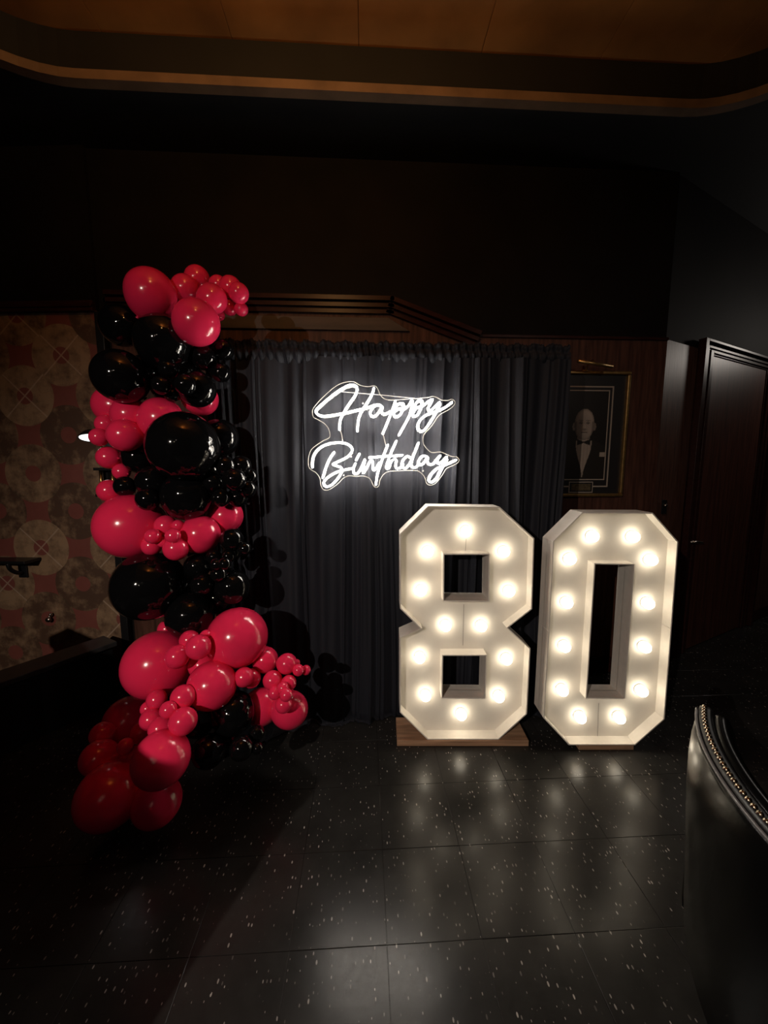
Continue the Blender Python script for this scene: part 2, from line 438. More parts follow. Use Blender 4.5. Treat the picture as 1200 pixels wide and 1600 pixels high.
# the little lock on the panelling beside the corner
lk = rw(1038, 792)
lk = on_y(1037, 792, YW - 0.012)
e = empty('wall_lock', (lk.x, YW - 0.012, lk.z)); tag(e, 'small steel lock on the wood wall beside the door frame', 'lock')
bm = NB(); box(bm, -0.018, 0.018, -0.006, 0, -0.05, 0.05); obj('plate', bm, M_BLACK, e, bevel=0.002)
bm = NB(); lathe(bm, [(0, 0), (0.013, 0), (0.013, 0.012), (0.008, 0.02), (0, 0.02)], 16, Matrix.Translation((0, -0.006, 0.012)) @ Matrix.Rotation(math.pi / 2, 4, 'X')); obj('cylinder', bm, M_STEEL, e, smooth=True)

# left wall with wallpaper
pcl = on_y(168, 700, YL); AL = math.radians(4.6)
LM = Matrix.Translation((pcl.x, YL, 0)) @ Matrix.Rotation(-AL, 4, 'Z') @ Matrix.Rotation(math.pi, 4, 'Z')   # local x to the left, y to the room
LN = (LM.to_3x3() @ Vector((0, 1, 0)))
def lw(px, py, out=0.0):
    return LM.inverted() @ on_plane(px, py, Vector((pcl.x, YL, 0)) + LN * out, LN)
zl = lw(80, 486).z
c0 = lw(52, 740)
def lobj(name, bm, mat, **k):
    o = obj(name, bm, mat, **k); o.matrix_world = LM; return o
bm = NB(); box(bm, 0.0, 4.5, -0.10, 0, 0, zl)
for v in bm.verts: v.co -= Vector((c0.x, 0, c0.z))
o = obj('wall_left', bm, M_PAPER); o.matrix_world = LM @ Matrix.Translation((c0.x, 0, c0.z)); struct(o)
bm = NB(); box(bm, -0.002, 4.5, -0.10, 0.0, zl, ZS + 0.4)
struct(lobj('wall_left_upper', bm, M_BLACKWALL))
bm = NB(); box(bm, 0, 4.5, 0.0, 0.03, zl - 0.012, zl + 0.05); box(bm, 0, 4.5, 0.0, 0.04, zl + 0.01, zl + 0.03)
struct(lobj('trim_5', bm, M_MOULD, bevel=0.003))
bm = NB(); box(bm, -0.05, 0.0, -0.10, 0.02, 0, zl - 0.012)
struct(lobj('trim_6', bm, M_BLACK, bevel=0.003))
# other sides of the room, out of the photograph
bm = NB(); box(bm, -5.2, -5.05, -4, 2.2, 0, ZS); struct(obj('wall_side', bm, M_BLACKWALL))
bm = NB(); box(bm, -5.2, 5.2, -4.15, -4, 0, ZS); struct(obj('wall_rear', bm, M_BLACKWALL))

# ceiling: soffit with a rounded tray opening, copper panels above
ta = on_z(230, 117, ZS); tb = on_z(1075, 160, ZS)
X0, X1, YB, RC = ta.x - 0.95, tb.x + 0.62, -2.4, 0.6
loop = []
for cx, cy, a0 in ((X1 - RC, YT - RC, 0), (X0 + RC, YT - RC, 90), (X0 + RC, YB + RC, 180), (X1 - RC, YB + RC, 270)):
    for k in range(13):
        a = math.radians(a0 + k * 7.5); loop.append((cx + RC * math.cos(a), cy + RC * math.sin(a)))
bm = NB()
I = [bm.verts.new((x, y, ZS)) for x, y in loop]; O = [bm.verts.new((x, y, ZS)) for x, y in ((6, 5), (-6, 5), (-6, -4.2), (6, -4.2))]
es = [bm.edges.new((V[i], V[(i + 1) % len(V)])) for V in (I, O) for i in range(len(V))]
bmesh.ops.triangle_fill(bm, use_beauty=True, edges=es)
T = [bm.verts.new((x, y, ZT + 0.02)) for x, y in loop]
for i in range(len(I)): bm.faces.new((I[i], I[(i + 1) % len(I)], T[(i + 1) % len(I)], T[i]))
ceil_o = struct(obj('ceiling', bm, M_SOFFIT))
bm = NB(); n = len(loop)
def offs(d):
    out = []
    for i in range(n):
        a = Vector(loop[i - 1]); c = Vector(loop[(i + 1) % n]); t = (c - a).normalized(); nn = Vector((t.y, -t.x))
        out.append(Vector(loop[i]) + nn * d)
    return out
rows = [[bm.verts.new((p.x, p.y, z)) for p in offs(d)] for d, z in ((-0.006, ZS + 0.03), (-0.022, ZS + 0.03), (-0.022, ZS - 0.012), (0.03, ZS - 0.012), (0.03, ZS - 0.001))]
for A, B in zip(rows, rows[1:]):
    for i in range(n): bm.faces.new((A[i], A[(i + 1) % n], B[(i + 1) % n], B[i]))
struct(obj('trim_7', bm, M_TRIM))
s1 = on_z(560, 30, ZT)
pw = 0.62; k = 0; k0 = math.floor((X0 - s1.x) / pw)
bm = NB(); box(bm, X0 - 0.1, X1 + 0.1, YB - 0.1, YT + 0.1, ZT + 0.012, ZT + 0.06); struct(obj('ceiling_tray', bm, M_BLACK))
tray = bpy.data.objects['ceiling_tray']
while s1.x + (k0 + k) * pw < X1:
    xa = s1.x + (k0 + k) * pw
    bm = NB(); box(bm, max(xa, X0 - 0.08) + 0.001, min(xa + pw, X1 + 0.08) - 0.001, YB - 0.08, YT + 0.08, ZT, ZT + 0.012)
    obj('panel', bm, M_COPPER, tray, bevel=0.002); k += 1

# ------------------------------------------------------------------ backdrop
YC = 2.14
cl = on_y(318, 535, YC); cr = on_y(889, 545, YC); ctop = on_y(610, 537, YC).z
rc = random.Random(3)
WAVES = [(rc.uniform(20, 34), rc.uniform(0, 6.28), 0.012), (rc.uniform(42, 60), rc.uniform(0, 6.28), 0.008), (rc.uniform(75, 95), rc.uniform(0, 6.28), 0.004), (rc.uniform(9, 13), rc.uniform(0, 6.28), 0.010)]
RIDGE = [(cl.x + (cr.x - cl.x) * rc.random(), rc.uniform(0.006, 0.012), rc.uniform(0.008, 0.02)) for _ in range(46)]
def fold(x, z):
    t = (ctop - z) / ctop
    s = 0
    for k, (f, ph, a) in enumerate(WAVES):
        s += a * math.sin(f * x + ph + 0.7 * math.sin(1.3 * z + k) + 0.25 * t * k)
    sharp = abs(math.sin(15.5 * x + 1.3 + 0.3 * math.sin(2 * z))) ** 6 * -0.016
    for rx, rw_, ra in RIDGE:
        dxx = (x - rx - 0.015 * math.sin(1.7 * z + rx * 9)) / rw_
        if abs(dxx) < 3: s -= ra * math.exp(-dxx * dxx)
    return (s + sharp) * (0.55 + 0.6 * min(1, t * 2.2))
e = empty('backdrop_stand', (0.5 * (cl.x + cr.x), YC + 0.03, 0)); e0 = e.location.copy()
tag(e, 'black pipe stand holding up the dark curtain behind the sign', 'stand')
bm = NB(); tube(bm, [(cl.x - e0.x - 0.01, 0, ctop - 0.05), (cr.x - e0.x - 0.012, 0, ctop - 0.05)], 0.016, 12); obj('crossbar', bm, M_BLACK, e, smooth=True)
for xx in (cl.x, cr.x - 0.05):
    bm = NB(); tube(bm, [(xx - e0.x, 0.05, 0.01), (xx - e0.x, 0.05, ctop - 0.04)], 0.018, 12); obj('upright', bm, M_BLACK, e, smooth=True)
    bm = NB(); box(bm, xx - e0.x - 0.16, xx - e0.x + 0.04, -0.01, 0.20, 0, 0.01); obj('base_plate', bm, M_BLACK, e, bevel=0.002)
segs = [(cl.x, on_y(474, 540, YC).x, 'left curtain panel of the dark backdrop behind the balloons'),
        (on_y(474, 540, YC).x, on_y(742, 540, YC).x, 'middle curtain panel lit by the neon sign, ruched at top'),
        (on_y(742, 540, YC).x, cr.x, 'right curtain panel of the dark backdrop beside the framed portrait')]
for q, (xa, xb, lab) in enumerate(segs):
    root = empty('backdrop_curtain', ((xa + xb) / 2, YC, 0)); tag(root, lab, 'curtain', 'panels of the dark backdrop')
    bm = NB(); nx, nz = max(40, int((xb - xa) / 0.0036)), 44
    g = []
    for iz in range(nz + 9):
        row = []
        for ix in range(nx + 1):
            x = xa + (xb - xa) * ix / nx - (0.006 if ix == 0 and q else 0)
            if iz <= nz:
                z = ctop - 0.075 - (ctop - 0.075 - 0.012) * iz / nz
                y = YC + fold(x, z) - 0.012 * q % 2
                if ix in (0, nx): y += 0.006
                xe = x + 0.006 * math.sin(3 * z + q) * (ix / nx)
                co = (xe, y, z)
            else:                                           # hem spread on the floor
                k = (iz - nz) / 8
                spread = (0.20, 0.13, 0.03)[q] * (0.6 + 0.4 * math.sin(7 * x + q))
                if q == 1: spread *= max(0.1, 1 - 2.2 * (ix / nx))
                y = YC + fold(x, 0.0) - spread * k
                z = 0.008 + 0.030 * abs(math.sin(13 * x + 4 * k)) * math.sin(math.pi * min(1, k * 0.95)) * (spread / 0.2)
                co = (x - 0.10 * k * spread, y, z)
            row.append(bm.verts.new(Vector(co) - root.location))
        g.append(row)
    for A, B in zip(g, g[1:]):
        for i in range(nx): bm.faces.new((A[i], A[i + 1], B[i + 1], B[i]))
    obj('cloth', bm, M_CLOTH, root, smooth=True)
    bm = NB(); g = []; nx2 = nx * 2
    rr_ = random.Random(10 + q); jit = [rr_.uniform(-1, 1) for _ in range(nx2 + 1)]
    jit = [(jit[max(i - 1, 0)] + jit[i] + jit[min(i + 1, nx2)]) / 3 for i in range(nx2 + 1)]
    prof = [(-0.105, 0.004), (-0.078, -0.022), (-0.055, -0.036), (-0.034, -0.030), (-0.022, -0.014), (-0.010, -0.020), (0.004, -0.024), (0.016, -0.012), (0.010, 0.012), (-0.02, 0.012)]
    for k, (dz, dy) in enumerate(prof):
        row = []
        for ix in range(nx2 + 1):
            x = xa + (xb - xa) * ix / nx2
            a = 0.009 * math.sin(150 * x + 3 * math.sin(9 * x) + k * 0.35) + 0.010 * jit[ix]
            wz = 0.010 * jit[(ix * 3) % nx2] * (1 if 4 < k < 9 else 0.4) + (0.006 * math.sin(60 * x + q) if k > 3 else 0)
            row.append(bm.verts.new(Vector((x, YC + 0.012 + dy * (1 + 0.4 * jit[ix]) + a * (0.9 if k else 0.2), ctop - 0.008 + dz + wz)) - root.location))
        g.append(row)
    for A, B in zip(g, g[1:]):
        for i in range(nx2): bm.faces.new((A[i], A[i + 1], B[i + 1], B[i]))
    o = obj('ruched_header', bm, M_CLOTH, root, smooth=True)

# ------------------------------------------------------------------ neon sign
YN = 2.062
def npt(px, py, off=0.0): return on_y(px, py, YN - off)
nroot_p = npt(600, 690)
nroot = empty('neon_sign', nroot_p)
tag(nroot, 'white neon sign reading Happy Birthday hung on the dark curtain', 'neon sign')
STROKES = {
 'letter_h': [[(530.4,671.3),(531.5,657.2),(536.3,646.3),(545,632.2),(554.8,618.2),(558,609.5),(556.4,603.5),(549.3,601.4),(538.5,605.2),(523.3,614.9),(504.9,630.1),(494.6,639.8),(494.1,645.2),(500.6,649.6),(511.4,650.1),(534.2,646.3),(555.8,641.5),(577.5,636),(585,633)],
              [(584.2,606.3),(581.8,614.9),(575.3,626.8),(565.6,642),(560.2,655),(558.5,673.4)]],
 'letter_a': [[(597,635.5),(590.5,632.3),(582.9,636.6),(578.6,645.3),(581.8,650.7),(588.3,648.5),(594.8,639.8),(597.5,636),(596.5,643.1),(600.3,647.4),(610,643.1)]],
 'letter_p': [[(617.9,626.8),(613.8,638.5),(608,653.7),(598.1,677.6)], [(613.8,639.7),(623.2,630.9),(630.2,631.5),(630.2,638.5),(624.3,649),(617.3,650.2),(616.2,644.3),(623.2,638.5),(631.3,639),(638.3,633.8),(643,625.7)]],
 'letter_p.001': [[(644.5,626.3),(643,638),(638.3,652.5),(623.2,680)], [(646.5,636.2),(653.5,626.3),(659.3,626.8),(659.3,633.8),(653.5,646.7),(647.7,650.2),(645.3,645.5),(651.2,637.3),(660.5,634.4),(669.8,626.8),(675.7,623.9)]],
 'letter_y': [[(675.7,624.5),(672.2,631.5),(669.3,637.3),(672.2,641.4),(679.2,636.2),(686.8,628.6)], [(688,631),(680.3,646.7),(671,661.8),(662.8,672.3),(657,673.5),(652.9,666.5),(657,656),(667.5,647.8),(681.5,643.2),(694.3,637.3),(706,628.6)]],
 'letter_b': [[(488.1,730.2),(488.1,719.7),(492.2,708),(501.5,698.7),(514.3,693.4),(528.3,691.7),(541.2,693.4),(549.3,699.3),(549.3,706.8),(541.2,715),(528.3,721.4),(520.2,725.5),(527.2,728.4),(533.6,731.3),(533.6,738.3),(526,750),(516.7,758.8),(508.5,759.9),(505.6,754.7),(509.7,748.3),(520.2,740.7),(533,735.4),(550.5,731.9)],
              [(521.9,706.8),(514.3,718.5),(508.5,732.5),(504.4,746.5)]],
 'letter_i': [[(561.6,709.2),(556.6,718.7)], [(555.2,724.3),(552.3,732.5),(553.4,739.5),(558.7,739.5),(564.5,731.3),(569.8,718.5)]],
 'letter_r': [[(570.3,718.5),(568,729),(567.6,739),(572.7,731.3),(578.5,720.8),(582,720.3),(582.6,726.7),(583,733.7),(586.7,733.1),(592.5,723.2)]],
 'letter_t': [[(606,695.3),(600.7,708),(595.3,724),(590,740),(587.3,757.3)], [(577.3,714.9),(603,713),(628.7,711.3)]],
 'letter_h.001': [[(619.3,689.3),(611.3,706.7),(604.7,725.3),(604.2,732),(608,730.5),(611.3,721.3),(616.7,717.3),(619.3,720),(618,728),(620.7,732),(626,730.7),(630,725.3)]],
 'letter_d': [[(640.7,714.7),(635.3,713.3),(628.7,721.3),(628.7,729.3),(634,731.3),(640.7,724),(646,712),(654,692)], [(646,712),(642.7,724),(644.7,730),(650,730),(655.3,724)]],
 'letter_a.001': [[(668,714.5),(664,712.6),(659.3,713.3),(654,721.3),(655.3,726.7),(662,724),(668,714.7),(668,721.3),(672,726),(678,724),(682,718.7)]],
 'letter_y.001': [[(688,712),(683.3,718.7),(684.7,724),(690,722.7),(698,714)], [(698.5,718),(690,733.3),(683.3,746.7),(675.3,753.3),(670.7,750.7),(674,741.3),(684.7,731.3),(699.3,725.3),(712.7,718.7)]],
}
for nm, strokes in STROKES.items():
    bm = NB()
    for si, s in enumerate(strokes):
        pts = [npt(x, y, 0.017 + 0.004 * si) - nroot_p for x, y in spline(s, 5)]
        tube(bm, pts, 0.0053, 8)
        for endp in (pts[0], pts[-1]):
            bmesh.ops.create_icosphere(bm, subdivisions=1, radius=0.0052, matrix=Matrix.Translation(endp))
    obj(nm.split('.')[0], bm, M_NEON, nroot, smooth=True)
OUT = [(488,645),(490,637),(505,620),(525,603),(540,597),(553,596.5),(563,602),(575,604),(585,602.5),(590,607),(595,618),(603,624),(615,625),(640,623),(668,621),(676,619),(684,621.5),(690,625),(700,625.5),(706,623.5),(711,628),(709,634),(700,641),(686,649),(675,665),(664,677),(661,684),(662,694),(668,702),(675,707),(688,706),(698,710),(706,713),(714,714),(717.5,719),(713,725),(698,732),(692,741),(682,754),(674,758),(667,756),(663,745),(655,737),(645,735.3),(610,736.5),(600,741),(594,750),(592,759),(587.5,761.8),(583,758),(578,748),(568,744),(557,744.5),(546,743.5),(537,747),(528,756),(515,765),(506,765.5),(501,758),(500,748),(494,739),(486,734),(482,728),(482,715),(486,703),(495,695),(506,688),(515,683),(514,672),(508,663),(497,656),(490,652)]
ol = spline(OUT, 3, True)
bm = NB()
A = [bm.verts.new(npt(x, y) - nroot_p) for x, y in ol]
es = [bm.edges.new((A[i], A[(i + 1) % len(A)])) for i in range(len(A))]
bmesh.ops.triangle_fill(bm, use_beauty=True, edges=es)
o = obj('acrylic_sheet', bm, M_ACRYL, nroot); sm = o.modifiers.new('thick', 'SOLIDIFY'); sm.thickness = 0.004; sm.offset = 0
bm = NB(); tube(bm, [npt(x, y) - nroot_p for x, y in ol], 0.0021, 6, closed=True)
obj('acrylic_edge', bm, M_AEDGE, nroot, smooth=True)
for a in ([(531.5, 672), (534, 680), (535.5, 690)], [(598.5, 678), (600.5, 686), (603, 697)]):
    bm = NB(); tube(bm, [npt(x, y, 0.012) - nroot_p for x, y in spline(a, 3)], 0.0022, 6); obj('wire', bm, M_WIRE, nroot, smooth=True)
bm = NB(); tube(bm, [npt(x, y, 0.004) - nroot_p for x, y in ((531, 612), (600, 617.5), (655, 623))], 0.0014, 6); obj('hanging_line', bm, M_WIRE, nroot, smooth=True)
for x, y in ((548.5, 713.5), (537.3, 742.8), (661, 735.8), (567, 630)):
    bm = NB(); bmesh.ops.create_uvsphere(bm, u_segments=10, v_segments=6, radius=0.0042, matrix=Matrix.Translation(npt(x, y, 0.006) - nroot_p)); obj('standoff', bm, M_WIRE, nroot, smooth=True)

# ------------------------------------------------------------------ marquee numbers
bulb_bm = NB()
lathe(bulb_bm, [(0.0, -0.050), (0.010, -0.0485), (0.020, -0.043), (0.0265, -0.033), (0.028, -0.024), (0.0255, -0.014), (0.019, -0.005), (0.016, 0.0)], 20, Matrix.Rotation(math.radians(-90), 4, 'X'))
bulb_me = bpy.data.meshes.new('bulb'); bmesh.ops.recalc_face_normals(bulb_bm, faces=bulb_bm.faces); bulb_bm.to_mesh(bulb_me); bulb_bm.free()
bulb_me.materials.append(M_BULB)
for p in bulb_me.polygons: p.use_smooth = True
col_bm = NB(); lathe(col_bm, [(0.0275, 0.0), (0.0275, 0.004), (0.021, 0.006), (0.017, 0.004)], 20, Matrix.Rotation(math.radians(90), 4, 'X'))
col_me = bpy.data.meshes.new('bulb_socket'); col_bm.to_mesh(col_me); col_bm.free(); col_me.materials.append(M_WHITE)

def marquee(name, label, d, base_px, outer, holes, bulbs, depth, recess, seams, plank, cut, thick=0.006, lean=0.0):
    # image-parallel front plane at horizontal distance d along the heading
    nrm = Vector((-math.sin(YAW), -math.cos(YAW), 0)); p0 = Vector((0, 0, 0)) - nrm * d
    origin = on_plane(base_px[0], base_px[1], p0, nrm); origin.z = 0
    M = Matrix.Translation(origin) @ Matrix.Rotation(-YAW, 4, 'Z'); Mi = M.inverted()
    root = empty(name, origin, -YAW); tag(root, label, 'marquee number')
    def L(px, py, back=0.0):
        p = Mi @ on_plane(px, py, p0 - nrm * back, nrm); return (p.x, p.z)
    ou = [L(*p) for p in outer]; hs = [[L(*p) for p in h] for h in holes]
    # recessed face panel(s)
    bm = NB(); loops = [ou] + hs; es = []
    for lp in loops:
        A = [bm.verts.new((x, recess, z)) for x, z in lp]
        es += [bm.edges.new((A[i], A[(i + 1) % len(A)])) for i in range(len(A))]
    bmesh.ops.triangle_fill(bm, use_beauty=True, edges=es)
    o = obj('face_panel', bm, M_FACE, root); s = o.modifiers.new('thick', 'SOLIDIFY'); s.thickness = 0.006; s.offset = 0
    face = o
    for (x0, y0, x1, y1) in seams:
        a = L(x0, y0, recess); c = L(x1, y1, recess)
        bm = NB(); bar(bm, (a[0], recess - 0.0034, a[1]), (c[0], recess - 0.0034, c[1]), 0.0018, 0.001, Vector((0, 1, 0))); obj('seam', bm, M_SEAM, face)
    # side boards, each a board of its own
    for li, lp in enumerate(loops):
        area = sum(lp[i][0] * lp[(i + 1) % len(lp)][1] - lp[(i + 1) % len(lp)][0] * lp[i][1] for i in range(len(lp)))
        sgn = 1 if area > 0 else -1
        if li > 0: sgn = -sgn                # hole boards thicken away from the opening
        N = len(lp)
        inn = []
        for i in range(N):
            a = Vector(lp[i - 1]); c = Vector(lp[i]); e = Vector(lp[(i + 1) % N])
            d1 = (c - a).normalized(); d2 = (e - c).normalized()
            n1 = Vector((-d1.y, d1.x)) * sgn; n2 = Vector((-d2.y, d2.x)) * sgn
            bis = (n1 + n2).normalized(); inn.append(c + bis * (thick / max(0.3, bis.dot(n1))))
        for i in range(N):
            j = (i + 1) % N
            spans = [(0.0, 1.0)]
            if li == 0 and i in cut: spans = [(0.0, cut[i] - 0.002), (cut[i] + 0.002, 1.0)]
            for t0_, t1_ in spans:
                a = Vector(lp[i]).lerp(Vector(lp[j]), t0_); c = Vector(lp[i]).lerp(Vector(lp[j]), t1_)
                ai = inn[i].lerp(inn[j], t0_); ci = inn[i].lerp(inn[j], t1_)
                bm = NB(); q = [bm.verts.new((p.x, y, p.y)) for y in (0, depth) for p in (a, c, ci, ai)]
                for f in ((0, 1, 2, 3), (7, 6, 5, 4), (0, 4, 5, 1), (1, 5, 6, 2), (2, 6, 7, 3), (3, 7, 4, 0)): bm.faces.new([q[k] for k in f])
                obj('side_board' if li == 0 else 'opening_board', bm, M_WHITE, root, bevel=0.0008)
    for bx, by in bulbs:
        x, z = L(bx, by, recess - 0.03)
        o = link('bulb', bulb_me, root); o.location = (x, recess - 0.006, z)
        k = link('bulb_socket', col_me, o); k.location = (0, 0.003, 0)
    if plank:
        (x0, x1, y0, y1, z1) = plank
        bm = NB(); box(bm, x0, x1, y0, y1, 0.0, z1); obj('wood_base', bm, M_PLANK, root, bevel=0.002)
    return root, L
M_SEAM = pmat('panel seam', (0.25, 0.22, 0.19), 0.7)
D8 = 1.912
marquee('marquee_number', 'white marquee number eight with glowing bulbs on a pine plank', D8, (722, 1168),
        [(669,790.5),(781,792),(835,841),(831.5,952),(794,981),(829,1013),(823.5,1116),(779,1156),(668,1156),(624.5,1113),(624.5,996),(656.5,982),(625,951),(625,834)],
        [[(694.5,867),(763.5,867),(762.5,938.5),(694,938)], [(692.5,1025),(759,1025),(757,1090.5),(691.5,1090)]],
        [(728.5,830.5),(668.5,862.5),(788,862.5),(658,923.5),(796,924.5),(696.5,978.5),(752.5,979),(656,1028.5),(792,1031),(665,1088),(780,1089.5),(721,1117.5)],
        0.125, 0.072, [(728, 842, 727, 863), (724.5, 944, 723, 1008)], (-0.352, 0.358, -0.004, 0.19, 0.032), {})
M0 = marquee('marquee_number', 'white marquee number zero with glowing bulbs beside the door', 1.876, (940, 1175),
        [(910,800.5),(1020,801),(1060,846.5),(1049.5,985),(1038.5,1124),(992.5,1164.5),(889,1164.5),(849,1122),(857,984),(864,846)],
        [[(930.5,882),(990,883),(975,1090.5),(917,1090)]],
        [(927,838.5),(990.5,839),(891.5,874),(1018.5,875.5),(886.5,942.5),(1013.5,943.5),(883,1011),(1008.5,1012),(879.5,1079.5),(1003.5,1080.5),(907.5,1122),(968.5,1122.5)],
        0.125, 0.066, [(935, 1098, 933, 1150)], (-0.12, 0.172, 0.004, 0.18, 0.03), {2: 0.98, 7: 0.98})

# ------------------------------------------------------------------ framed portrait, picture light
YF = YW - 0.012
p00 = on_y(836, 775, YF - 0.03); p11 = on_y(990, 582, YF - 0.03)
fr = [on_y(834, 578, YF - 0.03), on_y(992, 580, YF - 0.03), on_y(969, 776, YF - 0.03)]
fx1 = 0.5 * (fr[1].x + fr[2].x); fz1 = fr[1].z; fz0 = fr[2].z; fcx = on_y(913, 700, YF - 0.03).x; fx0 = 2 * fcx - fx1
W, H = fx1 - fx0, fz1 - fz0
pic = empty('framed_portrait', (fcx, YF, fz0)); tag(pic, 'framed portrait of a man in a tuxedo, black mat and gold frame', 'picture')
pic.location = (fcx, YF - 0.001, fz0)
t = 0.022
for (x0, x1, z0, z1) in ((-W/2, W/2, H - t, H), (-W/2, W/2, 0, t), (-W/2, -W/2 + t, t, H - t), (W/2 - t, W/2, t, H - t)):
    bm = NB(); box(bm, x0, x1, -0.03, 0, z0, z1); obj('frame_rail', bm, M_GOLD, pic, bevel=0.006)
bm = NB(); box(bm, -W/2 + t, W/2 - t, -0.012, -0.001, t, H - t); obj('mat_board', bm, M_MAT, pic)
def rect_line(x0, x1, z0, z1, tt, y):
    for a in ((x0, x1, z1 - tt, z1), (x0, x1, z0, z0 + tt), (x0, x0 + tt, z0 + tt, z1 - tt), (x1 - tt, x1, z0 + tt, z1 - tt)):
        bm = NB(); box(bm, a[0], a[1], y - 0.002, y, a[2], a[3]); obj('mat_line', bm, M_LINE, pic)
ix, iz0, iz1 = W/2 - 0.135, 0.118, H - 0.125
rect_line(-ix - 0.03, ix + 0.03, iz0 - 0.052, iz1 + 0.03, 0.009, -0.012)
rect_line(-ix - 0.004, ix + 0.004, iz0 - 0.004, iz1 + 0.004, 0.007, -0.012)
# nameplate
for (x0, x1, z0, z1, y, m) in ((-0.085, 0.085, 0.027, 0.103, -0.013, M_LINE), (-0.079, 0.079, 0.033, 0.097, -0.0145, M_MAT), (-0.068, 0.068, 0.042, 0.088, -0.016, M_PLATE)):
    bm = NB(); box(bm, x0, x1, y - 0.002, -0.012, z0, z1); obj('nameplate', bm, m, pic)
bm = NB(); box(bm, ix - 0.042, ix - 0.006, -0.016, -0.012, iz0 + 0.155, iz0 + 0.185); obj('paper_tag', bm, M_LINE, pic)
# printed photograph: colours laid down on a fine grid
M_PRINT, nt, b = new_mat('portrait print'); at_ = nt.nodes.new('ShaderNodeVertexColor'); at_.layer_name = 'print'
nt.links.new(at_.outputs[0], b.inputs['Base Color']); b.inputs['Roughness'].default_value = 0.45
def sst(a, b_, x): x = max(0, min(1, (x - a) / (b_ - a))); return x * x * (3 - 2 * x)
def print_col(x, z):           # metres from the middle of the print's lower edge, z up
    PH = iz1 - iz0
    zz = z / PH; xx = x / PH
    v = 0.010
    def ell(cx, cz, a, c): return ((xx - cx) / a) ** 2 + ((zz - cz) / c) ** 2
    # jacket shoulders
    if zz < 0.46 - 0.75 * max(0, abs(xx) - 0.07) ** 1.3: v = 0.016
    # shirt front wedge
    if 0.03 < zz < 0.44:
        hw = 0.085 * sst(0.03, 0.40, zz) + 0.006
        if abs(xx - 0.005) < hw: v = 0.34 - 0.05 * (math.sin(xx * 160) > 0.6)
    # neck and collar
    if abs(xx) < 0.075 and 0.40 < zz < 0.50: v = 0.14 if zz > 0.455 else 0.36
    # head
    h_ = ell(0.0, 0.625, 0.116, 0.175)
    for sx_ in (-1, 1):
        if ell(sx_ * 0.120, 0.60, 0.018, 0.042) < 1: v = 0.17
    if h_ < 1:
        lit = 0.16 + 0.17 * sst(-0.1, 0.09, xx) + 0.08 * sst(0.62, 0.76, zz)
        v = lit * (1 - 0.35 * sst(0.6, 1.0, h_))
        for ex in (-0.04, 0.042):
            if ell(ex, 0.642, 0.022, 0.012) < 1: v *= 0.35
            if ell(ex, 0.668, 0.028, 0.007) < 1: v *= 0.5
        if ell(0.004, 0.600, 0.016, 0.035) < 1: v *= 1.2
        if ell(0.004, 0.570, 0.026, 0.010) < 1: v *= 0.55
        if ell(0.004, 0.535, 0.040, 0.010) < 1: v *= 0.45
        if ell(0.004, 0.522, 0.030, 0.006) < 1: v *= 1.5
        if zz < 0.66 and abs(xx) > 0.085: v *= 0.6
    # bow tie
    if abs(zz - 0.425) < 0.008 + 0.35 * abs(xx - 0.003) and abs(xx - 0.003) < 0.075: v = 0.012
    return v
gx, gz = 90, 130
vsx = []; cols = []
for j in range(gz + 1):
    for i in range(gx + 1):
        x = -ix + 2 * ix * i / gx; z = (iz1 - iz0) * j / gz
        vsx.append((x, 0, z)); c = print_col(x, z); cols.append((c, c * 0.80, c * 0.66, 1))
fcs = [(j * (gx + 1) + i, j * (gx + 1) + i + 1, (j + 1) * (gx + 1) + i + 1, (j + 1) * (gx + 1) + i) for j in range(gz) for i in range(gx)]
me = bpy.data.meshes.new('photo_print'); me.from_pydata(vsx, [], fcs)
ca = me.color_attributes.new('print', 'FLOAT_COLOR', 'POINT')
for i, c in enumerate(cols): ca.data[i].color = c
me.materials.append(M_PRINT)
o = link('photo_print', me, pic); o.location = (0, -0.0135, iz0)
# picture light
pa = on_y(903, 564, YF - 0.13); pb = on_y(957, 573, YF - 0.11)
mid = (pa + pb) / 2
e = empty('picture_light', (mid.x, YF - 0.001, mid.z)); tag(e, 'slim brass picture light above the framed portrait', 'picture light')
bm = NB(); tube(bm, [pa - e.location, pb - e.location], 0.011, 14); obj('lamp_tube', bm, M_GOLD, e, smooth=True)
bm = NB(); tube(bm, spline([(0, -0.11, 0.002), (0, -0.09, 0.03), (0, -0.04, 0.02), (0, -0.004, -0.03)], 5), 0.005, 8); obj('arm', bm, M_BRASS, e, smooth=True)
bm = NB(); box(bm, -0.02, 0.02, -0.008, 0, -0.06, -0.01); obj('mount', bm, M_BRASS, e, bevel=0.002)

# ------------------------------------------------------------------ things on the left wall
sc_ = lw(160, 735, 0.0)
P = LM @ Vector((sc_.x - 0.075, 0, sc_.z))
e = empty('wall_sconce', P, LM.to_euler().z); tag(e, 'black and gold wall sconce peeking out behind the balloons', 'wall lamp')
zz = lw(140, 690, 0.12).z - P.z
bm = NB(); box(bm, -0.06, 0.06, 0.0, 0.02, -0.16, 0.02); obj('back_plate', bm, M_BLACK, e, bevel=0.004)
for xx in (-0.03, 0.045):
    bm = NB(); tube(bm, [(xx, 0.055, -0.14), (xx, 0.055, 0.0)], 0.009, 12); obj('post', bm, M_BRASS, e, smooth=True)
for z0 in (-0.165, 0.0):
    bm = NB(); box(bm, -0.05, 0.07, 0.02, 0.085, z0, z0 + 0.018); obj('cap', bm, M_BLACK, e, bevel=0.003)
bm = NB(); tube(bm, spline([(0.01, 0.055, 0.018), (0.01, 0.06, zz * 0.6), (0.03, 0.09, zz + 0.05)], 5), 0.007, 10); obj('stem', bm, M_BRASS, e, smooth=True)
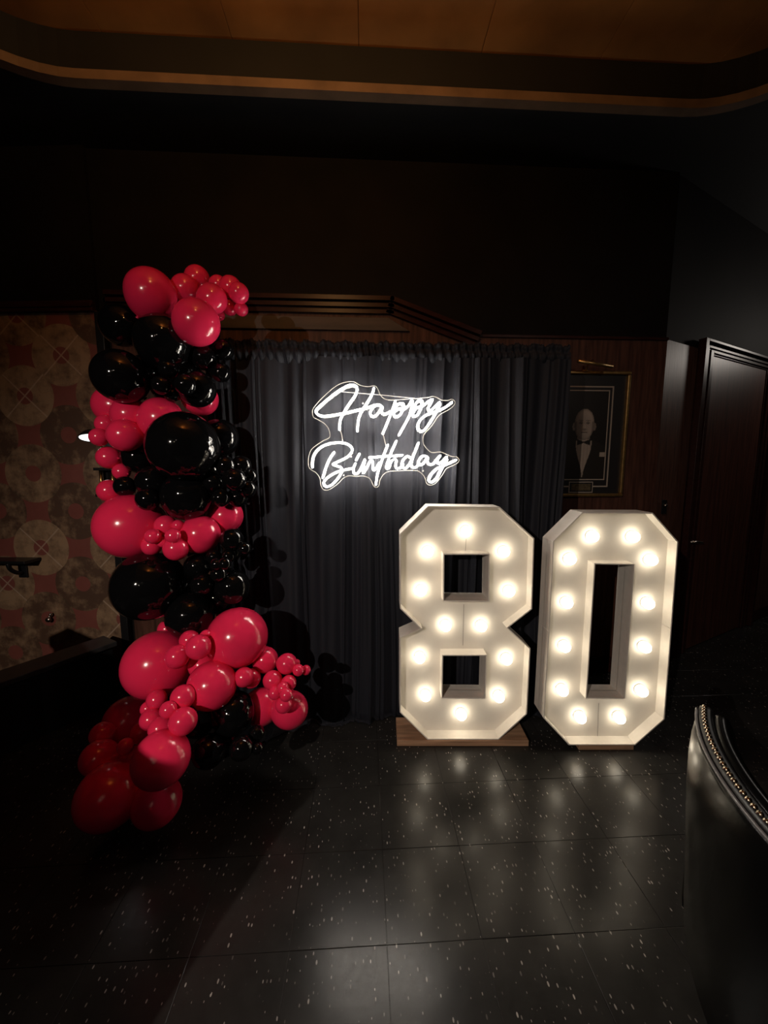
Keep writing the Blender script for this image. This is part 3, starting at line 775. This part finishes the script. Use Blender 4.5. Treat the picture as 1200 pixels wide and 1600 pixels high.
TM = Matrix.Translation((0.028, 0.12, zz + 0.02)) @ Matrix.Rotation(math.radians(14), 4, 'X') @ Matrix.Rotation(math.radians(10), 4, 'Y')
bm = NB(); lathe(bm, [(0.072, 0.0), (0.066, 0.012), (0.045, 0.036), (0.020, 0.052), (0.0, 0.056)], 28, TM)
sh = obj('lamp_shade', bm, M_BLACK, e, smooth=True); s = sh.modifiers.new('thick', 'SOLIDIFY'); s.thickness = 0.002
bm = NB(); lathe(bm, [(0.0, 0.000), (0.064, 0.002), (0.064, 0.004), (0, 0.006)], 28, TM); obj('diffuser', bm, M_SHADELIT, e)

br = lw(22, 878, 0.06)
P = LM @ Vector((br.x, 0, br.z)); e = empty('wall_bracket', P, LM.to_euler().z)
tag(e, 'small black drink ledge on a bracket against the disc wallpaper', 'wall bracket')
bm = NB(); box(bm, -0.13, 0.16, 0.0, 0.12, 0.0, 0.018); obj('ledge', bm, M_BLACK, e, bevel=0.004)
bm = NB(); tube(bm, spline([(0, 0.10, 0.0), (0, 0.09, -0.04), (0, 0.05, -0.075), (0, 0.006, -0.085)], 5), 0.013, 10); obj('arm', bm, M_BLACK, e, smooth=True)
bm = NB(); box(bm, -0.03, 0.03, 0.0, 0.012, -0.12, 0.0); obj('mount', bm, M_BLACK, e, bevel=0.003)
hk = lw(78, 965, 0.02); P = LM @ Vector((hk.x, 0, hk.z)); e = empty('wall_hook', P, LM.to_euler().z)
tag(e, 'tiny shiny metal hook low on the disc wallpaper', 'hook')
bm = NB(); bmesh.ops.create_uvsphere(bm, u_segments=14, v_segments=8, radius=0.017, matrix=Matrix.Translation((0.004, 0.03, -0.012)) @ Matrix.Diagonal((1.1, 0.7, 1.0, 1))); obj('knob', bm, M_STEEL, e, smooth=True)
bm = NB(); bmesh.ops.create_uvsphere(bm, u_segments=14, v_segments=8, radius=0.012, matrix=Matrix.Translation((-0.008, 0.02, 0.020)) @ Matrix.Diagonal((0.8, 0.9, 1.1, 1))); tube(bm, [(0, 0, 0.015), (0, 0.02, 0.012), (0.002, 0.026, -0.008)], 0.006, 8); obj('stem', bm, M_STEEL, e, smooth=True)

# low ledge running forward along the left side
ga = on_z(183, 1002, 0.40); gb = on_z(-2, 1068, 0.40); gd = (gb - ga).normalized(); gn = Vector((gd.y, -gd.x, 0))
if gn.y > 0: gn = -gn
ge = ga + gd * 3.0
e = empty('low_ledge', ga.xy.to_3d()); tag(e, 'low black ledge under the disc wallpaper at the far left', 'ledge')
ang = math.atan2(gd.y, gd.x); e.rotation_euler = (0, 0, ang); side = 1 if (Matrix.Rotation(ang, 3, 'Z') @ Vector((0, 1, 0))).dot(gn) > 0 else -1
lo, hi = sorted((0.0, -side * 0.17)); lo2, hi2 = sorted((-side * 0.02, -side * 0.15))
bm = NB(); box(bm, 0, 2.6, lo, hi, 0.37, 0.40); obj('cap', bm, pmat('ledge cap', (0.035, 0.034, 0.036), 0.35, var=0.3, scale=12), e, bevel=0.004)
bm = NB(); box(bm, 0.02, 2.58, lo2, hi2, 0, 0.37); obj('body', bm, M_BLACK, e, bevel=0.002)

# ------------------------------------------------------------------ balloons
def balloon_mesh(name, mat, squash, n=36, m=22):
    bm = NB(); prof = []
    for i in range(m + 1):
        a = math.pi * i / m; z = math.cos(a); r = math.sin(a)
        if z < 0: r *= 1 - 0.10 * z * z; z *= squash
        prof.append((r, z))
    prof[-1] = (0.07, -squash * 1.0); prof += [(0.045, -squash - 0.05), (0.085, -squash - 0.09), (0.0, -squash - 0.10)]
    prof[0] = (0.0, prof[0][1])
    lathe(bm, prof, n)
    me = bpy.data.meshes.new(name); bmesh.ops.recalc_face_normals(bm, faces=bm.faces); bm.to_mesh(me); bm.free()
    me.materials.append(mat)
    for p in me.polygons: p.use_smooth = True
    return me
ME = {('P', 0): balloon_mesh('pink_balloon', M_PINK, 1.10), ('P', 1): balloon_mesh('pink_balloon_small', M_PINK, 1.02, 28, 16),
      ('K', 0): balloon_mesh('black_balloon', M_BLK, 1.10), ('K', 1): balloon_mesh('black_balloon_small', M_BLK, 1.02, 28, 16)}
def base_depth(py):
    T_ = [(400, 1.86), (900, 1.87), (1050, 1.83), (1130, 1.75), (1260, 1.60)]
    for (a, da), (b_, db) in zip(T_, T_[1:]):
        if py <= b_: return da + (db - da) * (py - a) / (b_ - a)
    return T_[-1][1]
# colour, x, y, radius (photo pixels), depth offset from the garland's core (m, + is farther), what sets it apart
BAL = [
 # topmost pink bunch
 ('P', 236, 459, 37, -.02, 'large egg-shaped pink balloon at top left of the column'),
 ('P', 289, 451, 21, .03, 'medium pink balloon just right of the topmost large pink one'),
 ('P', 308, 435, 19, .07, 'topmost pink balloon of the whole column'),
 ('P', 332, 467, 22, -.03, 'round pink balloon in the middle of the top bunch'),
 ('P', 307, 504, 35, -.06, 'large pink balloon hanging lowest in the top bunch, above black ones'),
 ('P', 341, 445, 14, .04, 'small pink balloon behind, near the top right of the top bunch'),
 ('P', 360, 449, 17, .03, 'pink balloon tucked behind the rightmost one of the top bunch'),
 ('P', 373, 458, 15.5, -.02, 'rightmost upper pink balloon at the tip of the top bunch'),
 ('P', 359, 481, 11.5, 0, 'small pink balloon left of the lowest tip balloon, top bunch'),
 ('P', 377, 483, 10.5, 0, 'small pink balloon lowest at the right tip of the top bunch'),
 ('P', 342, 492, 9, .02, 'tiny pink balloon peeking between the large one and the tip, top bunch'),
 ('P', 275, 490, 22, .08, 'pink balloon hidden behind the two large ones of the top bunch'),
 # upper black tier
 ('K', 190, 509, 31, .03, 'black balloon at far left under the topmost large pink one'),
 ('K', 254, 534, 41, -.05, 'largest black balloon of the upper tier, under the pink bunch'),
 ('K', 188, 588, 40, 0, 'big black balloon at the left edge of the upper tier'),
 ('K', 318, 558, 20, 0, 'black balloon right of the upper tier, left of two smaller ones'),
 ('K', 349, 547, 16, .02, 'small black balloon at the upper right edge next to the curtain top'),
 ('K', 345, 582, 15, .02, 'small black balloon at the lower right edge of the upper tier'),
 ('K', 263, 577, 15, -.10, 'small black balloon above the trio in front of the upper tier'),
 ('K', 252, 602, 14.5, -.12, 'small front black balloon, leftmost of the upper tier cluster'),
 ('K', 289, 601, 16, -.12, 'small front black balloon with a bright highlight, upper tier cluster'),
 ('K', 308, 608, 28, -.05, 'medium black balloon covering the bright pink one on the right'),
 ('K', 268, 617, 11, -.12, 'smallest front black balloon, lowest of the upper tier cluster'),
 ('K', 226, 580, 24, .02, 'black balloon filling the middle of the upper tier'),
 ('K', 330, 520, 14, .10, 'black balloon behind the large pink one and the curtain edge'),
 ('K', 285, 572, 25, .05, 'black balloon in the gap behind the upper tier front cluster'),
 ('K', 262, 604, 24, .06, 'black balloon deep behind the smallest front black ones, upper tier'),
 # upper pink tier
 ('P', 178, 634, 30, .05, 'pink balloon at upper left under the big black left one'),
 ('P', 203, 648, 27, .03, 'dim pink balloon inside the left end of the second pink tier'),
 ('P', 314, 623, 26, .03, 'bright magenta balloon showing right behind a medium black one'),
 ('P', 252, 655, 33, .01, 'light pink balloon above the biggest black balloon'),
 ('P', 165, 663, 15, .02, 'small pink balloon at left above the wall lamp opening'),
 ('P', 195, 680, 25, -.03, 'round pink balloon left of the biggest black balloon'),
 ('P', 155, 683, 14, 0, 'leftmost small pink balloon beside the white lamp opening'),
 ('P', 170, 715, 17.5, 0, 'small pink balloon just above the gold lamp post'),
 ('P', 190, 737, 13, .02, 'tiny pink balloon right of the gold lamp post'),
 ('P', 171, 767, 17.5, 0, 'small pink balloon just below the gold lamp post'),
 ('P', 215, 665, 20, .08, 'pink balloon mostly hidden behind the second pink tier'),
 # middle black tier
 ('K', 287, 698, 54, -.08, 'biggest black balloon, round, at the middle of the column'),
 ('K', 343, 684, 29, .02, 'black balloon behind the right shoulder of the biggest one'),
 ('K', 216, 713, 25, -.03, 'black balloon at lower left of the biggest black one'),
 ('K', 195, 760, 16, -.05, 'small black balloon overlapping the pink one below the lamp'),
 ('K', 238, 752, 24, -.04, 'black balloon under the left side of the biggest one'),
 ('K', 231, 780, 18, -.08, 'small black balloon resting on the largest pink balloon'),
 ('K', 268, 762, 24, -.03, 'black balloon under the biggest one, filling the dark middle'),
 ('K', 352, 727, 15, -.05, 'small black balloon, left one of the two at the right cluster top'),
 ('K', 377, 727, 15, -.02, 'small black balloon, right one of the two at the right cluster top'),
 ('K', 333, 753, 16, -.06, 'small black balloon at the left of the right-hand cluster'),
 ('K', 366, 749, 18, -.07, 'black balloon in front at the centre of the right-hand cluster'),
 ('K', 389, 744, 13, -.01, 'rightmost tiny black balloon, brightly streaked by the neon'),
 ('K', 386, 764, 14, -.03, 'small black balloon under the rightmost tiny one'),
 ('K', 345, 778, 14.5, -.07, 'small black balloon lowest left in the right-hand cluster'),
 ('K', 371, 777, 16, .0, 'small black balloon lowest right, above the peeking pink one'),
 ('K', 292, 775, 38, -.06, 'big black balloon below the biggest one, touching pink ones'),
 ('K', 320, 735, 24, .03, 'black balloon hidden between the biggest one and the right cluster'),
 # middle pink band
 ('P', 204, 822, 50, -.02, 'largest pink balloon on the left of the middle pink band'),
 ('P', 313, 835, 30, -.03, 'pink balloon with a star-like highlight, right of the middle band'),
 ('P', 352, 806, 27, .05, 'pale pink balloon peeking out beside the curtain, middle band'),
 ('P', 259, 822, 17, -.08, 'small pink balloon at the top of the front bunch, middle band'),
 ('P', 239, 838, 12, -.12, 'tiny pink balloon at the left of the front bunch, middle band'),
 ('P', 270, 837, 11.5, -.12, 'tiny pink balloon at the right of the front bunch, middle band'),
 ('P', 237, 853, 15, -.08, 'small pink balloon lowest left in the front bunch, middle band'),
 ('P', 275, 857, 19, -.11, 'small pink balloon lowest right in the front bunch, middle band'),
 ('P', 278, 821, 9, -.09, 'tiniest pink balloon top right of the front bunch, middle band'),
 ('P', 254, 847, 8.5, -.12, 'tiniest pink balloon in the centre of the front bunch, middle band'),
 # lower black tier
 ('K', 233, 915, 53, -.02, 'huge black balloon on the left of the lower tier'),
 ('K', 308, 885, 20, -.04, 'black balloon right of the huge lower one, below pink'),
 ('K', 362, 843, 18, -.01, 'black balloon just under the pale pink one by the curtain'),
 ('K', 382, 857, 10.5, -.02, 'rightmost small black balloon of the lower tier'),
 ('K', 363, 862, 14, 0, 'small black balloon behind, left of the rightmost, lower tier'),
 ('K', 334, 870, 12, -.06, 'tiny black balloon, top left of the lower tiny cluster'),
 ('K', 357, 869, 11, -.05, 'tiny black balloon, top right of the lower tiny cluster'),
 ('K', 338, 882, 10, -.08, 'tiny black balloon, centre left of the lower tiny cluster'),
 ('K', 351, 881, 10, -.08, 'tiny black balloon, centre right of the lower tiny cluster'),
 ('K', 342, 897, 13, -.08, 'small black balloon, lowest of the lower tiny cluster'),
 ('K', 316, 913, 18, -.05, 'black balloon left of the streaked one in the lower tier'),
 ('K', 363, 917, 27, -.02, 'black balloon with a long bright streak beside the curtain'),
 ('K', 297, 962, 36, 0, 'black balloon squeezed above the lower large pink ones'),
 ('K', 340, 935, 24, .05, 'black balloon in the dark behind the streaked one'),
 ('K', 295, 925, 28, .06, 'black balloon hidden behind the lower tier'),
 ('P', 262, 983, 15, .05, 'small pink sliver of a balloon under the lower black tier'),
 # lower pink bunch
 ('P', 247, 1038, 51, -.02, 'large pink balloon on the left of the lower bunch'),
 ('P', 371, 996, 46, -.04, 'large round pink balloon on the right of the lower bunch'),
 ('P', 331, 1071, 37, -.12, 'pink balloon under the two large ones of the lower bunch'),
 ('P', 296, 1000, 15, -.09, 'small pink balloon topmost between the two large lower ones'),
 ('P', 310, 1011, 19, -.13, 'small pink balloon in front between the two large lower ones'),
 ('P', 277, 1026, 18, -.10, 'small pink balloon at left of the front bunch on the large one'),
 ('P', 315, 1039, 20, -.11, 'small pink balloon lowest between the two large lower ones'),
 ('P', 322, 994, 10, -.10, 'tiny pink balloon touching the large round one at its left'),
 # pink arm reaching right
 ('P', 414, 1031, 20, -.02, 'pink balloon where the right-reaching arm begins'),
 ('P', 448, 1037, 16, -.03, 'small pink balloon near the end of the right-reaching arm'),
 ('P', 466, 1047, 9, -.03, 'tiny pink balloon next to last on the right-reaching arm'),
 ('P', 478, 1047, 7.5, -.03, 'tiniest pink balloon at the very tip of the right-reaching arm'),
 ('P', 463, 1036, 6, -.01, 'tiny pink balloon above the tip of the right-reaching arm'),
 ('P', 381, 1058, 15, -.08, 'small pink balloon in front below the large round one'),
 ('P', 392, 1060, 15, -.05, 'small pink balloon touching the one below the large round one'),
 ('P', 426, 1063, 15, -.07, 'small pink balloon above the tiny cluster on the right'),
 ('P', 451, 1067, 12, -.06, 'small pink balloon top right of the tiny right cluster'),
 ('P', 429, 1083, 10, -.10, 'tiny pink balloon left in the tiny right cluster'),
 ('P', 442, 1075, 9, -.11, 'tiny pink balloon centre of the tiny right cluster'),
 ('P', 447, 1086, 10, -.10, 'tiny pink balloon right in the tiny right cluster'),
 ('P', 443, 1101, 13, -.08, 'small pink balloon lowest in the tiny right cluster'),
 ('P', 409, 1104, 28, .06, 'pink balloon left of the half-shaded one near the curtain hem'),
 ('P', 453, 1109, 28, .05, 'half-shaded pink balloon lowest right beside the curtain hem'),
 # black on the floor
 ('K', 364, 1114, 33, -.05, 'large black balloon under the lower pink bunch'),
 ('K', 326, 1174, 25, -.06, 'black balloon near the floor, left of a smaller one'),
 ('K', 377, 1169, 18.5, -.08, 'small black balloon nearest the floor on the right'),
 ('K', 401, 1145, 12, -.04, 'tiny black balloon right of the large lower black one'),
 ('K', 402, 1169, 9, -.06, 'tiniest black balloon at the right by the floor'),
 ('K', 310, 1125, 26, .02, 'black balloon behind the small pink cluster, lower left'),
 ('K', 350, 1160, 22, .03, 'black balloon in shadow between the two floor ones'),
 # small pink cluster, lower left
 ('P', 245, 1093, 15, -.14, 'small pink balloon top left of the lowest small cluster'),
 ('P', 286, 1089, 18.5, -.15, 'small pink balloon top right of the lowest small cluster'),
 ('P', 263, 1109, 13, -.23, 'small pink balloon in the centre of the lowest small cluster'),
 ('P', 236, 1124, 16.5, -.19, 'small pink balloon at left of the lowest small cluster'),
 ('P', 286, 1127, 21, -.22, 'pink balloon at right of the lowest small cluster'),
 ('P', 251, 1138, 18, -.18, 'small pink balloon resting on the half-lit one, lowest cluster'),
 ('P', 231, 1107, 11, -.11, 'tiny pink balloon at the left edge of the lowest small cluster'),
 # floor pinks
 ('P', 252, 1186, 42, -.22, 'half-lit hot pink balloon, bright above and dark below'),
 ('P', 201, 1126, 36, .06, 'dark red shaded balloon left of the lowest small cluster'),
 ('P', 222, 1144, 17, 0, 'small pink balloon behind the top of the half-lit one'),
 ('P', 160, 1147, 18, .06, 'small shaded balloon at far left above the floor ones'),
 ('P', 196, 1166, 12, -.10, 'tiny bright pink balloon left of the half-lit one'),
 ('P', 154, 1184, 26, .03, 'shaded dark red balloon above the biggest floor balloon'),
 ('P', 172, 1242, 48, 0, 'biggest dark red balloon lying on the floor at left'),
 ('P', 245, 1253, 36, 0, 'dark red balloon lying on the floor below the half-lit one'),
 ('P', 205, 1195, 26, .06, 'shaded balloon hidden between the floor balloons'),
]
SP = lambda z: Vector((-1.03 + (0.0 if z > 0.5 else (0.5 - z) * 0.1), 1.92 - (0 if z > 0.6 else (0.6 - z) * 0.5), z))
rb = random.Random(11)
DEP = []
for c, px, py, rp_, dz, lab in BAL:          # touching, not swallowing each other: slide along the depth only
    d = base_depth(py) + dz
    for k in range(80):
        P = at(px, py, d)
        if P.z - rp_ * d / FPX >= 0.002: break
        d -= 0.01
    DEP.append(d)
D_INI = list(DEP)
def ok_floor(i, d):
    return at(BAL[i][1], BAL[i][2], d).z - BAL[i][3] * d / FPX >= 0.002 and at(BAL[i][1], BAL[i][2], d).y + BAL[i][3] * d / FPX < 2.08
for it in range(40):
    moved = 0
    for i in range(len(BAL)):
        for j in range(i):
            Pi, Pj = at(BAL[i][1], BAL[i][2], DEP[i]), at(BAL[j][1], BAL[j][2], DEP[j])
            ri, rj = BAL[i][3] * DEP[i] / FPX, BAL[j][3] * DEP[j] / FPX
            if (Pi - Pj).length < 0.86 * (ri + rj):
                n_, f_ = (i, j) if D_INI[i] < D_INI[j] else (j, i)
                wn = 0.5 if BAL[n_][3] > BAL[f_][3] * 1.6 else 1.0; wf = 0.3 if BAL[f_][3] > BAL[n_][3] * 1.6 else 1.0
                if DEP[n_] - 0.006 * wn > D_INI[n_] - 0.16: DEP[n_] -= 0.006 * wn
                if DEP[f_] + 0.006 * wf < D_INI[f_] + 0.10 and ok_floor(f_, DEP[f_] + 0.006 * wf): DEP[f_] += 0.006 * wf
                moved += 1
for (c, px, py, rp_, dz, lab), d in zip(BAL, DEP):
    P = at(px, py, d); R = rp_ * d / FPX
    small = 1 if rp_ < 22 else 0
    o = link('pink_balloon' if c == 'P' else 'black_balloon', ME[(c, small)])
    core = SP(P.z)
    away = (P - core); away.z += (0.05 if py < 900 else 0.0)
    away += Vector((rb.uniform(-.05, .05), 0.02, rb.uniform(-.06, .06)))
    if away.length < 0.03: away = Vector((0, -1, 0.1))
    if rp_ > 34: away = away.normalized() + Vector((0, -0.5, 0.1))
    o.rotation_euler = away.to_track_quat('Z', 'Y').to_euler()
    o.location = P; o.scale = (R, R, R)
    tag(o, lab, 'balloon', 'pink balloons of the column' if c == 'P' else 'black balloons of the column')
# the pole the balloons are tied to
e = empty('garland_pole', (-1.03, 2.055, 0)); tag(e, 'thin black pole hidden inside the balloon column', 'pole')
bm = NB(); tube(bm, [(0, 0, 0.01), (0, 0, 2.2)], 0.010, 10); obj('pole', bm, M_BLACK, e, smooth=True)
bm = NB(); box(bm, -0.12, 0.12, -0.10, 0.03, 0, 0.012); obj('base_plate', bm, M_BLACK, e, bevel=0.003)

# ------------------------------------------------------------------ studded chair at the right
CC = Vector((1.517, 0.476, 0)); CR = 0.743; CZ = 0.80           # centre of the curved back, radius of the nail row, height
T0, T1 = math.radians(134.5), math.radians(182)
TM_ = (T0 + T1) / 2
ch_loc = CC + Vector((math.cos(TM_), math.sin(TM_), 0)) * (CR - 0.3)
ch = empty('armless_chair', ch_loc); tag(ch, 'black leather chair with a curved nail-studded back at the right edge', 'chair')
def cp(th, rad, z): return CC + Vector((rad * math.cos(th), rad * math.sin(th), z)) - ch_loc
def sector(prof, n=40, ends=0.0):
    bm = NB(); g = []
    for i in range(n + 1):
        u = i / n; th = T0 + (T1 - T0) * u
        e_ = min(1.0, min(u, 1 - u) / 0.05); rnd = math.sqrt(max(0.0, 1 - (1 - e_) ** 2)) if ends else 1.0
        rm = sum(r for r, z in prof) / len(prof)
        row = []
        for r, z in prof:
            rr = rm + (r - rm) * (1 - ends + ends * rnd)
            zz_ = z - (0.012 * (1 - rnd) if z > CZ - 0.03 else 0)
            row.append(bm.verts.new(cp(th, rr, zz_)))
        g.append(row)
    for A, B in zip(g, g[1:]):
        for k in range(len(A)): bm.faces.new((A[k], B[k], B[(k + 1) % len(A)], A[(k + 1) % len(A)]))
    bm.faces.new(g[0]); bm.faces.new(g[-1][::-1])
    return bm
obj('outer_back', sector([(CR + 0.014, CZ - 0.016), (CR + 0.018, CZ - 0.035), (CR + 0.023, CZ - 0.075), (CR + 0.026, CZ - 0.13), (CR + 0.024, CZ - 0.22), (CR + 0.014, 0.40), (CR + 0.0, 0.16), (CR - 0.02, 0.12), (CR - 0.02, CZ - 0.02)], 44, 0.8), M_LEATHER, ch, smooth=True)
obj('inner_back', sector([(CR - 0.018, 0.12), (CR - 0.018, CZ - 0.016), (CR - 0.022, CZ - 0.010), (CR - 0.030, CZ - 0.004), (CR - 0.042, CZ - 0.004), (CR - 0.056, CZ - 0.012), (CR - 0.070, CZ - 0.04), (CR - 0.085, CZ - 0.16), (CR - 0.080, 0.42), (CR - 0.085, 0.30), (CR - 0.06, 0.12)], 44, 0.6), M_LEATHER, ch, smooth=True)
obj('top_band', sector([(CR + 0.012, CZ - 0.012), (CR + 0.010, CZ - 0.004), (CR, CZ), (CR - 0.012, CZ - 0.001), (CR - 0.020, CZ - 0.006), (CR - 0.020, CZ - 0.02), (CR + 0.012, CZ - 0.02)], 44), M_BLACK, ch, smooth=True)
bm = NB(); tube(bm, [cp(T0 + (T1 - T0) * (0.012 + 0.976 * i / 44), CR + 0.0165, CZ - 0.013) for i in range(45)], 0.0042, 8); obj('piping', bm, M_PIPING, ch, smooth=True)
bm = NB(); lathe(bm, [(0.0066, 0), (0.0061, 0.0022), (0.0042, 0.0048), (0, 0.0058)], 10)
nm_ = bpy.data.meshes.new('nailhead'); bm.to_mesh(nm_); bm.free(); nm_.materials.append(M_NAIL)
for p in nm_.polygons: p.use_smooth = True
nn = 36
for i in range(nn):
    o = link('nailhead', nm_, ch); o.location = cp(T0 + (T1 - T0) * (0.012 + 0.976 * i / (nn - 1)), CR, CZ - 0.0002)
CM = Matrix.Translation(CC - ch_loc) @ Matrix.Rotation(TM_, 4, 'Z')            # local x runs from the seat front to the back
bm = NB(); box(bm, CR - 0.60, CR - 0.105, -0.27, 0.27, 0.31, 0.455, CM); obj('seat', bm, M_LEATHER, ch, bevel=0.03)
bm = NB(); box(bm, CR - 0.58, CR - 0.09, -0.26, 0.26, 0.12, 0.31, CM); obj('seat_base', bm, M_LEATHER, ch, bevel=0.01)
for lx, ly in ((CR - 0.12, -0.22), (CR - 0.12, 0.22), (CR - 0.55, -0.22), (CR - 0.55, 0.22)):
    bm = NB(); tube(bm, [CM @ Vector((lx, ly, 0.13)), CM @ Vector((lx, ly, 0.0))], 0.02, 10, radii=[0.024, 0.015]); obj('leg', bm, M_MOULD, ch, smooth=True)

# ------------------------------------------------------------------ unseen panel added beside the photographer to shade the lower left
e = empty('shadow_blocker', (-1.205, -0.533, 0)); tag(e, 'unseen dark panel added left of the photographer to shade the lower left', 'light blocker')
pd = Vector((-0.090, 0.0855, 0)).normalized()
e.rotation_euler = (0, 0, math.atan2(pd.y, pd.x))
bm = NB(); box(bm, 0, 0.80, -0.03, 0.03, 0, 1.56); obj('panel', bm, M_BLOCKER, e, bevel=0.006)  # body of the added shadow blocker
bm = NB(); box(bm, -0.005, 0.805, -0.035, 0.035, 1.56, 1.59); obj('cap', bm, M_MOULD, e, bevel=0.004)
